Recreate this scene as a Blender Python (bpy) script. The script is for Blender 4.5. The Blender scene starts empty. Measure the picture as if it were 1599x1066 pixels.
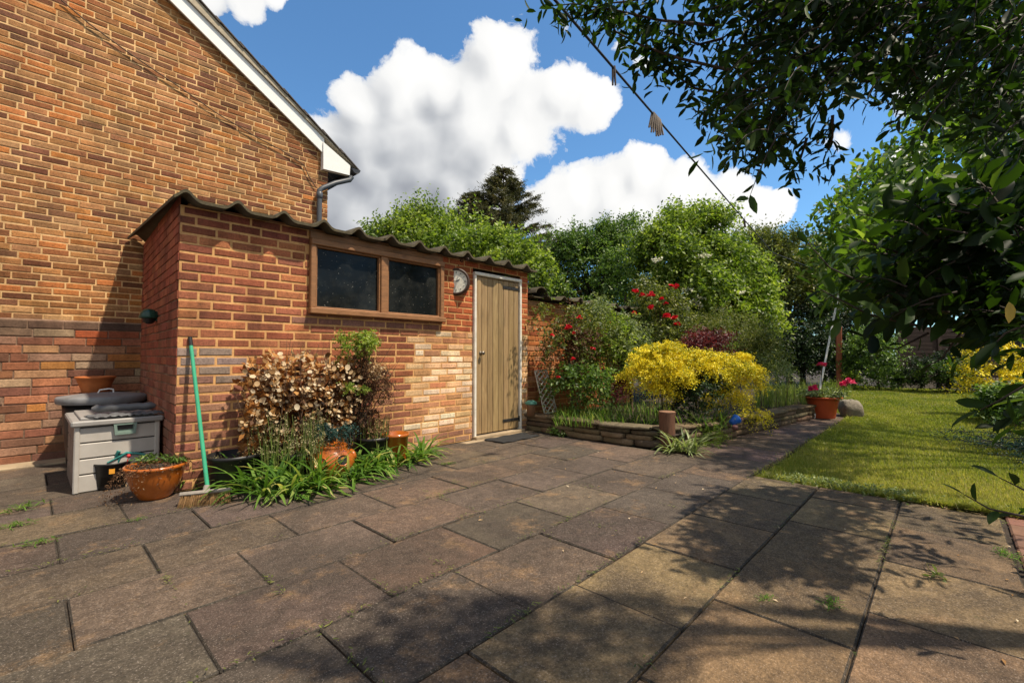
import bpy, math, random
import numpy as np
from mathutils import Vector, Matrix
R_ = random.Random(7)
SC = bpy.context.scene
COL = SC.collection
rad = math.radians
V = Vector
# ---------------------------------------------------------------- camera model (used to read positions off the photograph)
HC, FPX, TH, PIT = 0.96, 715.0, rad(43.4), rad(1.76)
Fh = V((math.cos(TH), math.sin(TH), 0)); Rt = V((math.sin(TH), -math.cos(TH), 0))
Fw = Fh*math.cos(PIT)+V((0, 0, 1))*math.sin(PIT); Up = -Fh*math.sin(PIT)+V((0, 0, 1))*math.cos(PIT)
EYE = V((0, 0, HC))
def ray(px, py): return Fw+Rt*((px-799.5)/FPX)-Up*((py-533.0)/FPX)
def G(px, py, z=0.0):
    r = ray(px, py); return EYE+r*((z-HC)/r.z)
def W(px, py, Y):
    r = ray(px, py); return EYE+r*(Y/r.y)
def WX(px, py, X):
    r = ray(px, py); return EYE+r*(X/r.x)
def D(px, py, d): return EYE+ray(px, py)*d

# ---------------------------------------------------------------- mesh helpers
ORG = {}
def tagit(o, label=None, cat=None, group=None, kind=None):
    if label: o['label'] = label
    if cat: o['category'] = cat
    if group: o['group'] = group
    if kind: o['kind'] = kind
    return o
def thing(name, loc, label, cat, group=None, kind=None):
    o = bpy.data.objects.new(name, None); COL.objects.link(o); o.empty_display_size = .1
    o.location = loc; ORG[o.name] = V(loc)
    return tagit(o, label, cat, group, kind)
def link(name, me, parent, origin):
    o = bpy.data.objects.new(name, me); COL.objects.link(o)
    if parent is not None:
        o.parent = parent; ORG[o.name] = ORG[parent.name].copy()
    else:
        o.location = origin; ORG[o.name] = V(origin)
    return o
class MB:
    def __init__(s): s.v = []; s.f = []; s.m = []; s.c = []; s.s = []
    def add(s, vs, fs, m=0, c=(.5, .5, .5), sm=False):
        n = len(s.v); s.v.extend([tuple(v) for v in vs])
        for f in fs: s.f.append(tuple(i+n for i in f)); s.m.append(m); s.c.append(c); s.s.append(sm)
    def box(s, c, size, bev=.004, rot=None, m=0, col=(.5, .5, .5), jit=0, bcol=None):
        c = V(c); h = V(size)/2; b = min(bev, min(h)*.45); vs = []; idx = {}
        for sx in (-1, 1):
            for sy in (-1, 1):
                for sz in (-1, 1):
                    for a in range(3):
                        p = V((sx*h.x, sy*h.y, sz*h.z)); k = [sx, sy, sz]
                        for q in range(3):
                            if q != a: p[q] -= k[q]*b
                        if jit: p += V((R_.uniform(-jit, jit), R_.uniform(-jit, jit), R_.uniform(-jit, jit)))
                        if rot: p = rot @ p
                        idx[(sx, sy, sz, a)] = len(vs); vs.append(c+p)
        fs = []; big = []
        def quad(l, b_=False):
            big.append(b_)
            ps = [V(vs[i]) for i in l]; n = (ps[1]-ps[0]).cross(ps[2]-ps[0]); cc = sum(ps, V())/len(ps)-c
            fs.append(l if n.dot(cc) > 0 else l[::-1])
        for a in range(3):
            o = [q for q in range(3) if q != a]
            for sg in (-1, 1):
                l = []
                for (p, q) in ((-1, -1), (1, -1), (1, 1), (-1, 1)):
                    k = [0, 0, 0]; k[a] = sg; k[o[0]] = p; k[o[1]] = q; l.append(idx[(*k, a)])
                quad(l, True)
            for p in (-1, 1):
                for q in (-1, 1):
                    l = []
                    for sg, w in ((-1, 0), (1, 0), (1, 1), (-1, 1)):
                        k = [0, 0, 0]; k[a] = sg; k[o[0]] = p; k[o[1]] = q; l.append(idx[(*k, o[w])])
                    quad(l)
        for sx in (-1, 1):
            for sy in (-1, 1):
                for sz in (-1, 1): quad([idx[(sx, sy, sz, a)] for a in range(3)])
        n0 = len(s.f); s.add(vs, fs, m, col)
        if bcol:
            for i, f in enumerate(fs):
                if not big[i]: s.c[n0+i] = bcol
    def tube(s, pts, rads, n=8, m=0, col=(.5, .5, .5), cap=True, jit=0):
        pts = [V(p) for p in pts]
        if not hasattr(rads, '__len__'): rads = [rads]*len(pts)
        vs = []; fs = []; prev = None
        for i, p in enumerate(pts):
            t = (pts[min(i+1, len(pts)-1)]-pts[max(i-1, 0)]).normalized()
            if prev is None:
                a = t.orthogonal().normalized()
            else:
                a = (prev-t*prev.dot(t)).normalized()
            prev = a; b = t.cross(a)
            for k in range(n):
                an = 2*math.pi*k/n; r = rads[i]*(1+R_.uniform(-jit, jit))
                vs.append(p+a*math.cos(an)*r+b*math.sin(an)*r)
        for i in range(len(pts)-1):
            for k in range(n):
                fs.append((i*n+k, i*n+(k+1) % n, (i+1)*n+(k+1) % n, (i+1)*n+k))
        s.add(vs, fs, m, col, True)
        if cap:
            s.add(vs[:n], [tuple(range(n))[::-1]], m, col); s.add(vs[-n:], [tuple(range(n))], m, col)
    def lathe(s, c, prof, n=32, m=0, col=(.5, .5, .5), sx=1, sy=1, rot=None, sm=True):
        c = V(c); vs = []; fs = []
        for (r, z) in prof:
            for k in range(n):
                a = 2*math.pi*k/n; p = V((r*math.cos(a)*sx, r*math.sin(a)*sy, z))
                if rot: p = rot @ p
                vs.append(c+p)
        for i in range(len(prof)-1):
            for k in range(n): fs.append((i*n+k, i*n+(k+1) % n, (i+1)*n+(k+1) % n, (i+1)*n+k))
        s.add(vs, fs, m, col, sm)
    def prism(s, poly, ext, m=0, col=(.5, .5, .5)):
        n = len(poly); a = [V(p) for p in poly]; b = [p+V(ext) for p in a]
        nn = (a[1]-a[0]).cross(a[2]-a[0]); fl = nn.dot(V(ext)) > 0
        fs = [tuple(range(n)), tuple(range(2*n-1, n-1, -1))]+[((i+1) % n, i, n+i, n+(i+1) % n) for i in range(n)]
        if fl: fs = [f[::-1] for f in fs]
        s.add(a+b, fs, m, col)
    def rock(s, c, size, rot=0, m=0, col=(.5, .5, .5), nu=12, nv=8, rough=.12, sq=.5):
        c = V(c); vs = []; fs = []; ph = [R_.uniform(0, 6.3) for _ in range(6)]; M = Matrix.Rotation(rot, 3, 'Z')
        sg = lambda x, e: math.copysign(abs(x)**e, x)
        for i in range(nv+1):
            th = math.pi*i/nv
            for k in range(nu):
                a = 2*math.pi*k/nu
                x, y, z = sg(math.sin(th), sq)*sg(math.cos(a), sq), sg(math.sin(th), sq)*sg(math.sin(a), sq), sg(math.cos(th), sq)
                d = 1+rough*(math.sin(3*a+ph[0]+2*th)+.6*math.sin(5*a+ph[1]-3*th)+.5*math.sin(7*th+ph[2]))*.5+R_.uniform(-rough, rough)*.25
                vs.append(c+M @ V((x*size[0]/2*d, y*size[1]/2*d, z*size[2]/2*(1+(d-1)*.6))))
        for i in range(nv):
            for k in range(nu): fs.append((i*nu+k, (i+1)*nu+k, (i+1)*nu+(k+1) % nu, i*nu+(k+1) % nu))
        s.add(vs, fs, m, col, True)
    def build(s, name, mats, parent=None, origin=(0, 0, 0)):
        og = ORG[parent.name] if parent is not None else V(origin)
        me = bpy.data.meshes.new(name)
        me.from_pydata([(v[0]-og.x, v[1]-og.y, v[2]-og.z) for v in s.v], [], s.f)
        for m in (mats if isinstance(mats, (list, tuple)) else [mats]): me.materials.append(m)
        me.polygons.foreach_set('material_index', s.m); me.polygons.foreach_set('use_smooth', s.s)
        at = me.attributes.new('col', 'FLOAT_COLOR', 'FACE')
        at.data.foreach_set('color', np.array([(*c, 1) for c in s.c], dtype=np.float32).ravel())
        me.update()
        return link(name, me, parent, origin)

def npmesh(name, verts, faces, tone, mats, parent=None, origin=(0, 0, 0), smooth=True, midx=None):
    """verts (N,3), faces (M,k) all the same k, tone (M,)"""
    og = np.array(ORG[parent.name] if parent is not None else origin, dtype=np.float64)
    me = bpy.data.meshes.new(name); n, (m, k) = len(verts), faces.shape
    me.vertices.add(n); me.vertices.foreach_set('co', (verts-og).astype(np.float32).ravel())
    me.loops.add(m*k); me.loops.foreach_set('vertex_index', faces.astype(np.int32).ravel())
    me.polygons.add(m); me.polygons.foreach_set('loop_start', np.arange(0, m*k, k, dtype=np.int32))
    me.polygons.foreach_set('loop_total', np.full(m, k, dtype=np.int32))
    me.polygons.foreach_set('use_smooth', np.full(m, smooth))
    for mt in (mats if isinstance(mats, (list, tuple)) else [mats]): me.materials.append(mt)
    if midx is not None: me.polygons.foreach_set('material_index', midx.astype(np.int32))
    at = me.attributes.new('tone', 'FLOAT', 'FACE'); at.data.foreach_set('value', tone.astype(np.float32))
    me.update(calc_edges=True); me.validate()
    return link(name, me, parent, origin)

TM = {
 'diamond': ([(0, 0, 0), (.45, .5, .08), (1, 0, -.06), (.45, -.5, .08)], [(0, 3, 2), (0, 2, 1)]),
 'oval': ([(0, 0, 0), (.28, .38, .05), (.28, 0, -.02), (.28, -.38, .05), (.62, .46, .03), (.62, 0, -.04), (.62, -.46, .03), (.86, .25, -.03), (.86, 0, -.07), (.86, -.25, -.03), (1, 0, -.14)],
          [(0, 2, 1, 1), (0, 3, 2, 2), (1, 2, 5, 4), (2, 3, 6, 5), (4, 5, 8, 7), (5, 6, 9, 8), (7, 8, 10, 10), (8, 9, 10, 10)]),
 'round': ([(.5, 0, -.06)]+[(.5+.5*math.cos(i*math.pi/4), .5*math.sin(i*math.pi/4), .10*(1 if i % 2 else .5)) for i in range(8)], [(0, 1+i, 1+(i+1) % 8) for i in range(8)]),
 'petal': ([(0, 0, 0), (.5, .5, .15), (.95, .35, .05), (1, -.1, .1), (.7, -.5, .12), (.5, 0, -.05)], [(0, 5, 1), (1, 5, 2), (2, 5, 3), (3, 5, 4), (4, 5, 0)]),
}
def nrm(a): return a/np.maximum(np.linalg.norm(a, axis=-1, keepdims=True), 1e-9)
class LF:
    """collects leaves; one mesh at the end"""
    def __init__(s): s.p = []
    def add(s, B, Dd, N, l, w, tone): s.p.append((B, Dd, N, l, w, tone)); return s
    def build(s, name, mats, parent=None, origin=(0, 0, 0), tmpl='diamond', smooth=True):
        B, Dd, N, l, w, t = [np.concatenate([q[i] for q in s.p]) for i in range(6)]
        Dd = nrm(Dd); N = nrm(N-Dd*(N*Dd).sum(-1, keepdims=True)); S = np.cross(N, Dd)
        tv, tf = TM[tmpl]; tv = np.array(tv); k = len(tv); n = len(B)
        vs = B[:, None]+Dd[:, None]*(tv[None, :, 0:1]*l[:, None, None])+S[:, None]*(tv[None, :, 1:2]*w[:, None, None])+N[:, None]*(tv[None, :, 2:3]*l[:, None, None])
        tris = []
        for f in tf:
            if len(f) == 4 and f[2] != f[3]: tris += [(f[0], f[1], f[2]), (f[0], f[2], f[3])]
            else: tris.append(f[:3])
        tf = np.array(tris)
        fs = (tf[None]+(np.arange(n)*k)[:, None, None]).reshape(-1, 3)
        return npmesh(name, vs.reshape(-1, 3), fs, np.repeat(np.clip(t, 0, 1), len(tf)), mats, parent, origin, smooth)
def sprays(rng, P, Dr, L, k, ll, lw, droop=.25, spread=1.0, tone=None, upn=.6, tj=.18):
    n = len(P); Dr = nrm(Dr)
    t = np.linspace(.08, 1, k)[None]+rng.uniform(-.4/k, .4/k, (n, k))
    z = np.array([0, 0, 1.])
    pos = P[:, None]+Dr[:, None]*(L[:, None]*t)[..., None]-z*(droop*L[:, None]*t*t)[..., None]
    A = nrm(np.cross(Dr, z+rng.normal(0, .2, (n, 3)))); Bv = np.cross(Dr, A)
    phi = np.arange(k)[None]*2.4+rng.uniform(0, 6.3, (n, 1))+rng.normal(0, .3, (n, k))
    rd = np.cos(phi)[..., None]*A[:, None]+np.sin(phi)[..., None]*Bv[:, None]
    ld = Dr[:, None]*.55+rd*spread+rng.normal(0, .18, (n, k, 3))-z*droop*.5
    N = z*upn+rng.normal(0, .55, (n, k, 3))
    s = rng.uniform(.7, 1.2, (n, k))
    if tone is None: tone = rng.uniform(.3, .7, n)
    tn = tone[:, None]+rng.normal(0, tj, (n, k))
    f = lambda a: a.reshape(-1, 3)
    return f(pos), f(ld), f(N), (ll*s).ravel(), (lw*s).ravel(), tn.ravel()
def twigs(rng, P, Dr, L, r, droop, name, mat, parent, tone=None):
    n = len(P); Dr = nrm(Dr); ts = np.array([0, .35, .7, 1.]); z = np.array([0, 0, 1.])
    pos = P[:, None]+Dr[:, None]*(L[:, None]*ts)[..., None]-z*(droop*L[:, None]*ts*ts)[..., None]
    A = nrm(np.cross(Dr, z+rng.normal(0, .2, (n, 3)))); Bv = np.cross(Dr, A)
    rr = r*(1-ts*.75); an = np.array([0, 2.094, 4.189])
    off = np.cos(an)[None, :, None]*A[:, None]+np.sin(an)[None, :, None]*Bv[:, None]
    vs = pos[:, :, None]+off[:, None]*rr[None, :, None, None]
    fs = []
    for i in range(3):
        for k in range(3): fs.append((i*3+k, i*3+(k+1) % 3, i*3+3+(k+1) % 3, i*3+3+k))
    fs = np.array(fs); F = (fs[None]+(np.arange(n)*12)[:, None, None]).reshape(-1, 4)
    return npmesh(name, vs.reshape(-1, 3), F, rng.uniform(.2, .8, len(F)), mat, parent)
def lobes(rng, c, Rr, nl, lr, ns, bottom=-.6, shell=.5):
    """clumped points in a crown: nl lobes over an ellipsoid, ns points in all; returns points, outward dirs, tone offset"""
    d = nrm(rng.normal(0, 1, (nl, 3))); d[:, 2] = np.where(d[:, 2] < bottom, -d[:, 2], d[:, 2])
    far_ = rng.uniform(0, 1, nl) < .25; lc = d*np.where(far_, rng.uniform(.95, 1.22, nl), rng.uniform(.40, .9, nl))[:, None]; lrad = lr*rng.uniform(.65, 1.35, nl)*np.where(far_, .62, 1); lt = rng.uniform(-.2, .2, nl)
    i = rng.integers(0, nl, ns); e = nrm(rng.normal(0, 1, (ns, 3)))
    q = lc[i]+e*(lrad[i]*rng.uniform(shell, 1, ns)**.7)[:, None]
    p = np.array(c)+q*np.array(Rr)
    out = nrm(e*.6+nrm(q)*.7+np.array([0, 0, .25])+rng.normal(0, .25, (ns, 3)))
    return p, out, lt[i]
def blades(rng, B, az, L, lean, w, tone, name, mats, parent=None, origin=(0, 0, 0), seg=5, curl=1.0):
    """arching strap leaves: base, azimuth, length, lean at base (rad from vertical), width"""
    n = len(B); ts = np.linspace(0, 1, seg+1)
    hd = np.stack([np.cos(az), np.sin(az), np.zeros(n)], -1); sd = np.stack([-np.sin(az), np.cos(az), np.zeros(n)], -1)
    ang = lean[:, None]+curl*1.5*ts[None]**1.3*(.5+.5*lean[:, None]/.8)
    dx = np.sin(ang)*L[:, None]/seg; dz = np.cos(ang)*L[:, None]/seg
    x = np.concatenate([np.zeros((n, 1)), np.cumsum(dx[:, :-1], 1)], 1); zz = np.concatenate([np.zeros((n, 1)), np.cumsum(dz[:, :-1], 1)], 1)
    zz = np.maximum(zz, .004-B[:, 2:3]+B[:, 2:3]*0+rng.uniform(0, .02, (n, 1)))
    ww = w[:, None]*np.clip(np.minimum(.45+ts*2.2, 1)*(1-ts**2.6), .03, 1)[None]
    c = B[:, None]+hd[:, None]*x[..., None]+np.array([0, 0, 1.])*zz[..., None]
    up = np.array([0, 0, .12])
    vs = np.stack([c+sd[:, None]*ww[..., None]/2+up*ww[..., None], c-up*ww[..., None], c-sd[:, None]*ww[..., None]/2+up*ww[..., None]], 2)
    fs = []
    for i in range(seg):
        a = i*3
        fs += [(a, a+1, a+4, a+3), (a+1, a+2, a+5, a+4)]
    fs = np.array(fs); F = (fs[None]+(np.arange(n)*3*(seg+1))[:, None, None]).reshape(-1, 4)
    return npmesh(name, vs.reshape(-1, 3), F, np.repeat(np.clip(tone, 0, 1), len(fs)), mats, parent, origin)

# ---------------------------------------------------------------- material helpers
class NT:
    def __init__(s, nt): s.nt = nt
    def n(s, t, **kw):
        o = s.nt.nodes.new(t)
        for k, v in kw.items(): setattr(o, k, v)
        return o
    def l(s, a, b): s.nt.links.new(a, b)
    def put(s, sock, v):
        if hasattr(v, 'is_output'): s.l(v, sock)
        else: sock.default_value = v
    def vec(s, kind='Object'): return s.n('ShaderNodeTexCoord').outputs[kind]
    def attr(s, name, out='Color'): return s.n('ShaderNodeAttribute', attribute_name=name).outputs[out]
    def noise(s, scale, detail=4, rough=.6, vec=None, out='Fac', dist=0):
        o = s.n('ShaderNodeTexNoise'); o.inputs['Scale'].default_value = scale; o.inputs['Detail'].default_value = detail
        o.inputs['Roughness'].default_value = rough; o.inputs['Distortion'].default_value = dist
        s.l(vec if vec is not None else s.vec(), o.inputs['Vector']); return o.outputs[out]
    def voro(s, scale, vec=None, out='Distance'):
        o = s.n('ShaderNodeTexVoronoi'); o.inputs['Scale'].default_value = scale
        s.l(vec if vec is not None else s.vec(), o.inputs['Vector']); return o.outputs[out]
    def ramp(s, fac, st, out='Color'):
        o = s.n('ShaderNodeValToRGB'); e = o.color_ramp.elements
        while len(e) < len(st): e.new(.5)
        for q, (p, c) in zip(e, st):
            q.position = p; q.color = (*c, 1) if hasattr(c, '__len__') else (c, c, c, 1)
        s.l(fac, o.inputs['Fac']); return o.outputs[out]
    def mix(s, fac, a, b, blend='MIX'):
        o = s.n('ShaderNodeMix', data_type='RGBA', blend_type=blend)
        s.put(o.inputs[0], fac)
        for i, v in ((6, a), (7, b)):
            s.put(o.inputs[i], (*v, 1) if isinstance(v, tuple) and len(v) == 3 else v)
        return o.outputs[2]
    def math(s, op, a, b=None, c=None, clamp=False):
        o = s.n('ShaderNodeMath', operation=op, use_clamp=clamp); s.put(o.inputs[0], a)
        if b is not None: s.put(o.inputs[1], b)
        if c is not None: s.put(o.inputs[2], c)
        return o.outputs[0]
    def map(s, v, a, b, c=0., d=1.):
        o = s.n('ShaderNodeMapRange'); s.put(o.inputs[0], v)
        for i, x in enumerate((a, b, c, d)): o.inputs[i+1].default_value = x
        return o.outputs[0]
    def stretch(s, sc, kind='Object', rot=(0, 0, 0)):
        o = s.n('ShaderNodeMapping'); o.inputs['Scale'].default_value = sc; o.inputs['Rotation'].default_value = rot
        s.l(s.vec(kind), o.inputs['Vector']); return o.outputs[0]
    def bump(s, h, st, d=.01):
        o = s.n('ShaderNodeBump'); o.inputs['Strength'].default_value = st; o.inputs['Distance'].default_value = d
        s.l(h, o.inputs['Height']); return o.outputs[0]
def newmat(name):
    m = bpy.data.materials.new(name); m.use_nodes = True
    return m, NT(m.node_tree), m.node_tree.nodes['Principled BSDF']
def M(name, col, rough=.6, var=.25, nscale=12, bscale=60, bst=.3, bd=.004, metal=0, spec=.4, useattr=False, coat=0, vec_scale=None, dark=None):
    m, t, b = newmat(name)
    vec = t.stretch(vec_scale) if vec_scale else None
    f = t.noise(nscale, 6, .65, vec=vec)
    base = t.attr('col') if useattr else (*col, 1)
    c = t.mix(1.0, base, t.ramp(f, [(.25, 1-var), (.75, 1+var*.6)]), 'MULTIPLY')
    if dark:
        c = t.mix(t.ramp(t.noise(dark[0], 5, .7), [(dark[1], 0), (dark[1]+.15, 1)]), c, dark[2])
    t.l(c, b.inputs['Base Color'])
    b.inputs['Roughness'].default_value = rough; b.inputs['Metallic'].default_value = metal
    b.inputs['Specular IOR Level'].default_value = spec; b.inputs['Coat Weight'].default_value = coat
    if bst: t.l(t.bump(t.noise(bscale, 5, .6, vec=vec), bst, bd), b.inputs['Normal'])
    return m
def leafmat(name, stops, trans=.35, tcol=None, rough=.45, spec=.35, nsc=3.0):
    m, t, b = newmat(name)
    tn = t.attr('tone', 'Fac')
    f = t.math('ADD', tn, t.math('MULTIPLY', t.math('SUBTRACT', t.noise(nsc, 3), .5), .35), clamp=True)
    c = t.ramp(f, stops)
    t.l(c, b.inputs['Base Color']); b.inputs['Roughness'].default_value = rough; b.inputs['Specular IOR Level'].default_value = spec
    tr = t.n('ShaderNodeBsdfTranslucent')
    t.l(t.mix(1.0, c, (*(tcol or (1.5, 1.6, .7)), 1), 'MULTIPLY'), tr.inputs['Color'])
    mx = t.n('ShaderNodeMixShader'); mx.inputs[0].default_value = trans
    t.l(b.outputs[0], mx.inputs[1]); t.l(tr.outputs[0], mx.inputs[2])
    t.l(mx.outputs[0], t.nt.nodes['Material Output'].inputs['Surface'])
    return m
# ---------------------------------------------------------------- materials
def brickmat(name, dirt=(.05, .035, .028)):
    m, t, b = newmat(name)
    c = t.attr('col')
    c = t.mix(1.0, c, t.ramp(t.noise(70, 6, .7), [(.28, .55), (.5, 1.0), (.75, 1.3)]), 'MULTIPLY')
    c = t.mix(1.0, c, t.ramp(t.noise(9, 4, .6), [(.3, .78), (.7, 1.15)]), 'MULTIPLY')
    c = t.mix(t.ramp(t.noise(26, 6, .75), [(.60, 0), (.74, .65)]), c, dirt)
    c = t.mix(t.ramp(t.noise(2.2, 5, .6), [(.5, 0), (.75, .5)]), c, dirt)
    c = t.mix(1.0, c, t.ramp(t.noise(3.0, 5, .65, vec=t.stretch((1.6, 1.6, .3))), [(.3, .72), (.55, 1.05), (.75, 1.2)]), 'MULTIPLY')
    t.l(c, b.inputs['Base Color']); b.inputs['Roughness'].default_value = .92; b.inputs['Specular IOR Level'].default_value = .2
    t.l(t.bump(t.noise(110, 6, .75), .75, .006), b.inputs['Normal'])
    return m
def mortarmat(name, a, bb, dirt=(.12, .08, .05)):
    m, t, b = newmat(name)
    c = t.ramp(t.noise(45, 6, .7), [(.3, a), (.7, bb)])
    c = t.mix(t.ramp(t.noise(3, 5, .65), [(.45, 0), (.7, .85)]), c, dirt)
    c = t.mix(t.ramp(t.noise(14, 5, .75), [(.5, 0), (.68, .7)]), c, dirt)
    c = t.mix(1.0, c, t.ramp(t.noise(3.0, 5, .65, vec=t.stretch((1.6, 1.6, .3))), [(.3, .72), (.55, 1.05), (.75, 1.15)]), 'MULTIPLY')
    t.l(c, b.inputs['Base Color']); b.inputs['Roughness'].default_value = .95; b.inputs['Specular IOR Level'].default_value = .1
    t.l(t.bump(t.noise(160, 5, .7), .6, .004), b.inputs['Normal'])
    return m
brickM = brickmat('brick_face'); mortarH = mortarmat('buff_mortar', (.60, .37, .165), (.78, .52, .26), (.38, .20, .085))
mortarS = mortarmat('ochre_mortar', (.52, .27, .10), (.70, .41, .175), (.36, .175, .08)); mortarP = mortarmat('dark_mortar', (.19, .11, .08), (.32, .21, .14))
def slabmat():
    m, t, b = newmat('paving_stone')
    c = t.attr('col')
    dk = t.ramp(t.noise(1.5, 6, .66, dist=.8), [(.42, 0), (.60, 1)])
    c = t.mix(t.math('MULTIPLY', dk, .72), c, (.055, .042, .032))
    c = t.mix(t.ramp(t.noise(3.7, 6, .72), [(.55, 0), (.70, .6)]), c, (.26, .155, .075))
    c = t.mix(1.0, c, t.ramp(t.noise(16, 6, .8), [(.3, .6), (.5, 1.0), (.72, 1.5)]), 'MULTIPLY')
    c = t.mix(1.0, c, t.ramp(t.noise(95, 4, .9), [(.34, .55), (.5, 1.0), (.66, 1.6)]), 'MULTIPLY')
    c = t.mix(t.ramp(t.noise(190, 1, .5), [(.64, 0), (.70, .45)]), c, (.36, .30, .25))
    c = t.mix(t.ramp(t.noise(9, 6, .8), [(.60, 0), (.74, .55)]), c, (.06, .062, .026))
    t.l(c, b.inputs['Base Color']); b.inputs['Roughness'].default_value = .85; b.inputs['Specular IOR Level'].default_value = .25
    h = t.math('ADD', t.math('MULTIPLY', t.noise(130, 4, .8), .8), t.math('MULTIPLY', t.noise(11, 5, .7), 1.6))
    t.l(t.bump(h, 1.0, .009), b.inputs['Normal'])
    return m
slabM = slabmat()
soilM = M('dark_soil', (.045, .032, .022), .95, .5, 9, 40, .8, .03)
concM = M('pale_concrete', (.36, .27, .17), .9, .4, 6, 80, .5, .006, dark=(3, .52, (.16, .12, .08)))
whiteM = M('white_upvc', (.80, .79, .76), .35, .08, 4, 30, .05)
frameWhite = M('flaking_white_paint', (.74, .69, .60), .6, .25, 14, 40, .3, dark=(20, .62, (.25, .2, .15)))
tanM = M('undercloak_board', (.42, .35, .25), .85, .3, 20)
tileM = M('roof_tile', (.085, .07, .06), .85, .4, 10, 60, .6, .01)
gutM = M('black_plastic', (.028, .028, .032), .38, .2, 8, 30, .05)
greyP = M('grey_plastic_pipe', (.07, .075, .085), .4, .2, 8, 30, .05)
cableM = M('old_cable', (.10, .06, .035), .8)
woodW = M('stained_timber', (.27, .125, .05), .6, .4, 9, 50, .4, .003, vec_scale=(1, 6, 6), dark=(8, .62, (.12, .055, .028)))
def doormat():
    m, t, b = newmat('door_boards')
    v = t.stretch((9, 9, .7)); f = t.noise(3, 6, .65, vec=v, dist=1.2)
    c = t.ramp(f, [(.25, (.165, .105, .046)), (.5, (.30, .20, .092)), (.75, (.40, .28, .135))])
    c = t.mix(1.0, c, t.attr('col'), 'MULTIPLY')
    c = t.mix(t.ramp(t.voro(5.5, vec=t.stretch((3, 1, 1.1))), [(.02, .85), (.055, 0)]), c, (.08, .04, .015))
    c = t.mix(t.ramp(t.noise(4, 4), [(.55, 0), (.75, .35)]), c, (.16, .12, .06))
    t.l(c, b.inputs['Base Color']); b.inputs['Roughness'].default_value = .6
    t.l(t.bump(t.noise(20, 5, .6, vec=t.stretch((6, 6, .5))), .3, .003), b.inputs['Normal'])
    return m
doorM = doormat()
ironM = M('black_iron', (.022, .02, .019), .55, .3, 30, 80, .3)
brassM = M('worn_metal', (.22, .19, .15), .4, .3, 30, metal=.8)
def panemat():
    m, t, b = newmat('dusty_dark_glass')
    c = t.mix(t.ramp(t.noise(60, 2, .5), [(.71, 0), (.74, .5)]), (.008, .009, .009), (.30, .29, .26))
    c = t.mix(t.ramp(t.noise(3.2, 5, .65), [(.45, 0), (.8, .35)]), c, (.10, .10, .085))
    t.l(c, b.inputs['Base Color']); t.l(t.ramp(t.noise(9, 4), [(.3, .05), (.7, .22)]), b.inputs['Roughness'])
    b.inputs['IOR'].default_value = 1.22
    return m
paneM = panemat()
roofM = M('mossy_fibre_cement', (.075, .062, .042), .95, .45, 7, 70, .7, .006, dark=(5, .5, (.05, .042, .022)))
roofE = M('weathered_sheet_edge', (.085, .068, .038), .95, .5, 25, 90, .7, .005, dark=(14, .55, (.06, .05, .025)))
clockRim = M('rust_brown_rim', (.05, .024, .015), .5, .3, 20)
clockFace = M('cream_dial', (.74, .71, .60), .5, .35, 30, dark=(22, .58, (.2, .18, .12)))
boxM = M('grey_beige_plastic', (.42, .385, .345), .5, .14, 7, 80, .12, .002, dark=(5, .66, (.26, .22, .18)))
boxLid = M('dark_grey_plastic', (.105, .105, .11), .5, .25, 9, 50, .15)
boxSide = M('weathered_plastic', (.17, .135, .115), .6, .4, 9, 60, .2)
latchM = M('sage_green_plastic', (.17, .235, .20), .45, .15, 9, 40, .05)
lidM = M('grey_bin_lid', (.20, .20, .205), .5, .3, 8, 40, .2, dark=(6, .6, (.09, .09, .09)))
blackP = M('black_pot_plastic', (.014, .013, .013), .45, .3, 10, 40, .1)
terraM = M('terracotta', (.44, .125, .03), .7, .3, 10, 60, .3, .003)
glazeM = M('amber_glaze', (.40, .105, .014), .22, .35, 6, 20, .06, coat=.5, dark=(4, .62, (.16, .04, .012)))
redpotM = M('red_plastic_pot', (.46, .075, .022), .5, .22, 8, 30, .08)
tealM = M('teal_plastic', (.03, .19, .17), .4, .2, 9)
yellowT = M('orange_tag', (.70, .30, .03), .5, .1); redT = M('red_plastic_tag', (.5, .03, .03), .5, .1)
domeM = M('dark_green_plastic', (.012, .055, .038), .28, .25, 9, 30, .05)
broomG = M('green_enamel', (.05, .36, .20), .4, .2, 10, 40, .1, dark=(30, .66, (.12, .16, .12)))
broomW = M('grey_wood', (.27, .235, .20), .85, .35, 14, 60, .4, vec_scale=(2, 2, 2))
bristM = M('straw_bristle', (.30, .17, .07), .9, .5, 40, 80, .3)
stoneM = None
def stonemat():
    m, t, b = newmat('mossy_walling_stone')
    c = t.mix(1.0, t.attr('col'), t.ramp(t.noise(14, 6, .7), [(.25, .45), (.5, 1.0), (.75, 1.5)]), 'MULTIPLY')
    c = t.mix(t.ramp(t.noise(7, 6, .75), [(.52, 0), (.7, .8)]), c, (.075, .07, .028))
    c = t.mix(t.ramp(t.noise(50, 3, .6), [(.66, 0), (.74, .5)]), c, (.34, .31, .24))
    t.l(c, b.inputs['Base Color']); b.inputs['Roughness'].default_value = .93; b.inputs['Specular IOR Level'].default_value = .2
    t.l(t.bump(t.math('ADD', t.noise(30, 6, .7), t.noise(7, 4)), .8, .015), b.inputs['Normal'])
    return m
stoneM = stonemat()
postM = M('weathered_log', (.14, .062, .035), .85, .5, 14, 60, .7, .006, vec_scale=(4, 4, .6), dark=(9, .6, (.07, .035, .022)))
postTop = M('sawn_log_end', (.22, .115, .065), .85, .4, 30)
rustPost = M('red_brown_post', (.33, .10, .05), .75, .3, 9, 60, .3)
poleM = M('pale_aluminium', (.72, .70, .66), .45, .15, 20, metal=.2)
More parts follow.
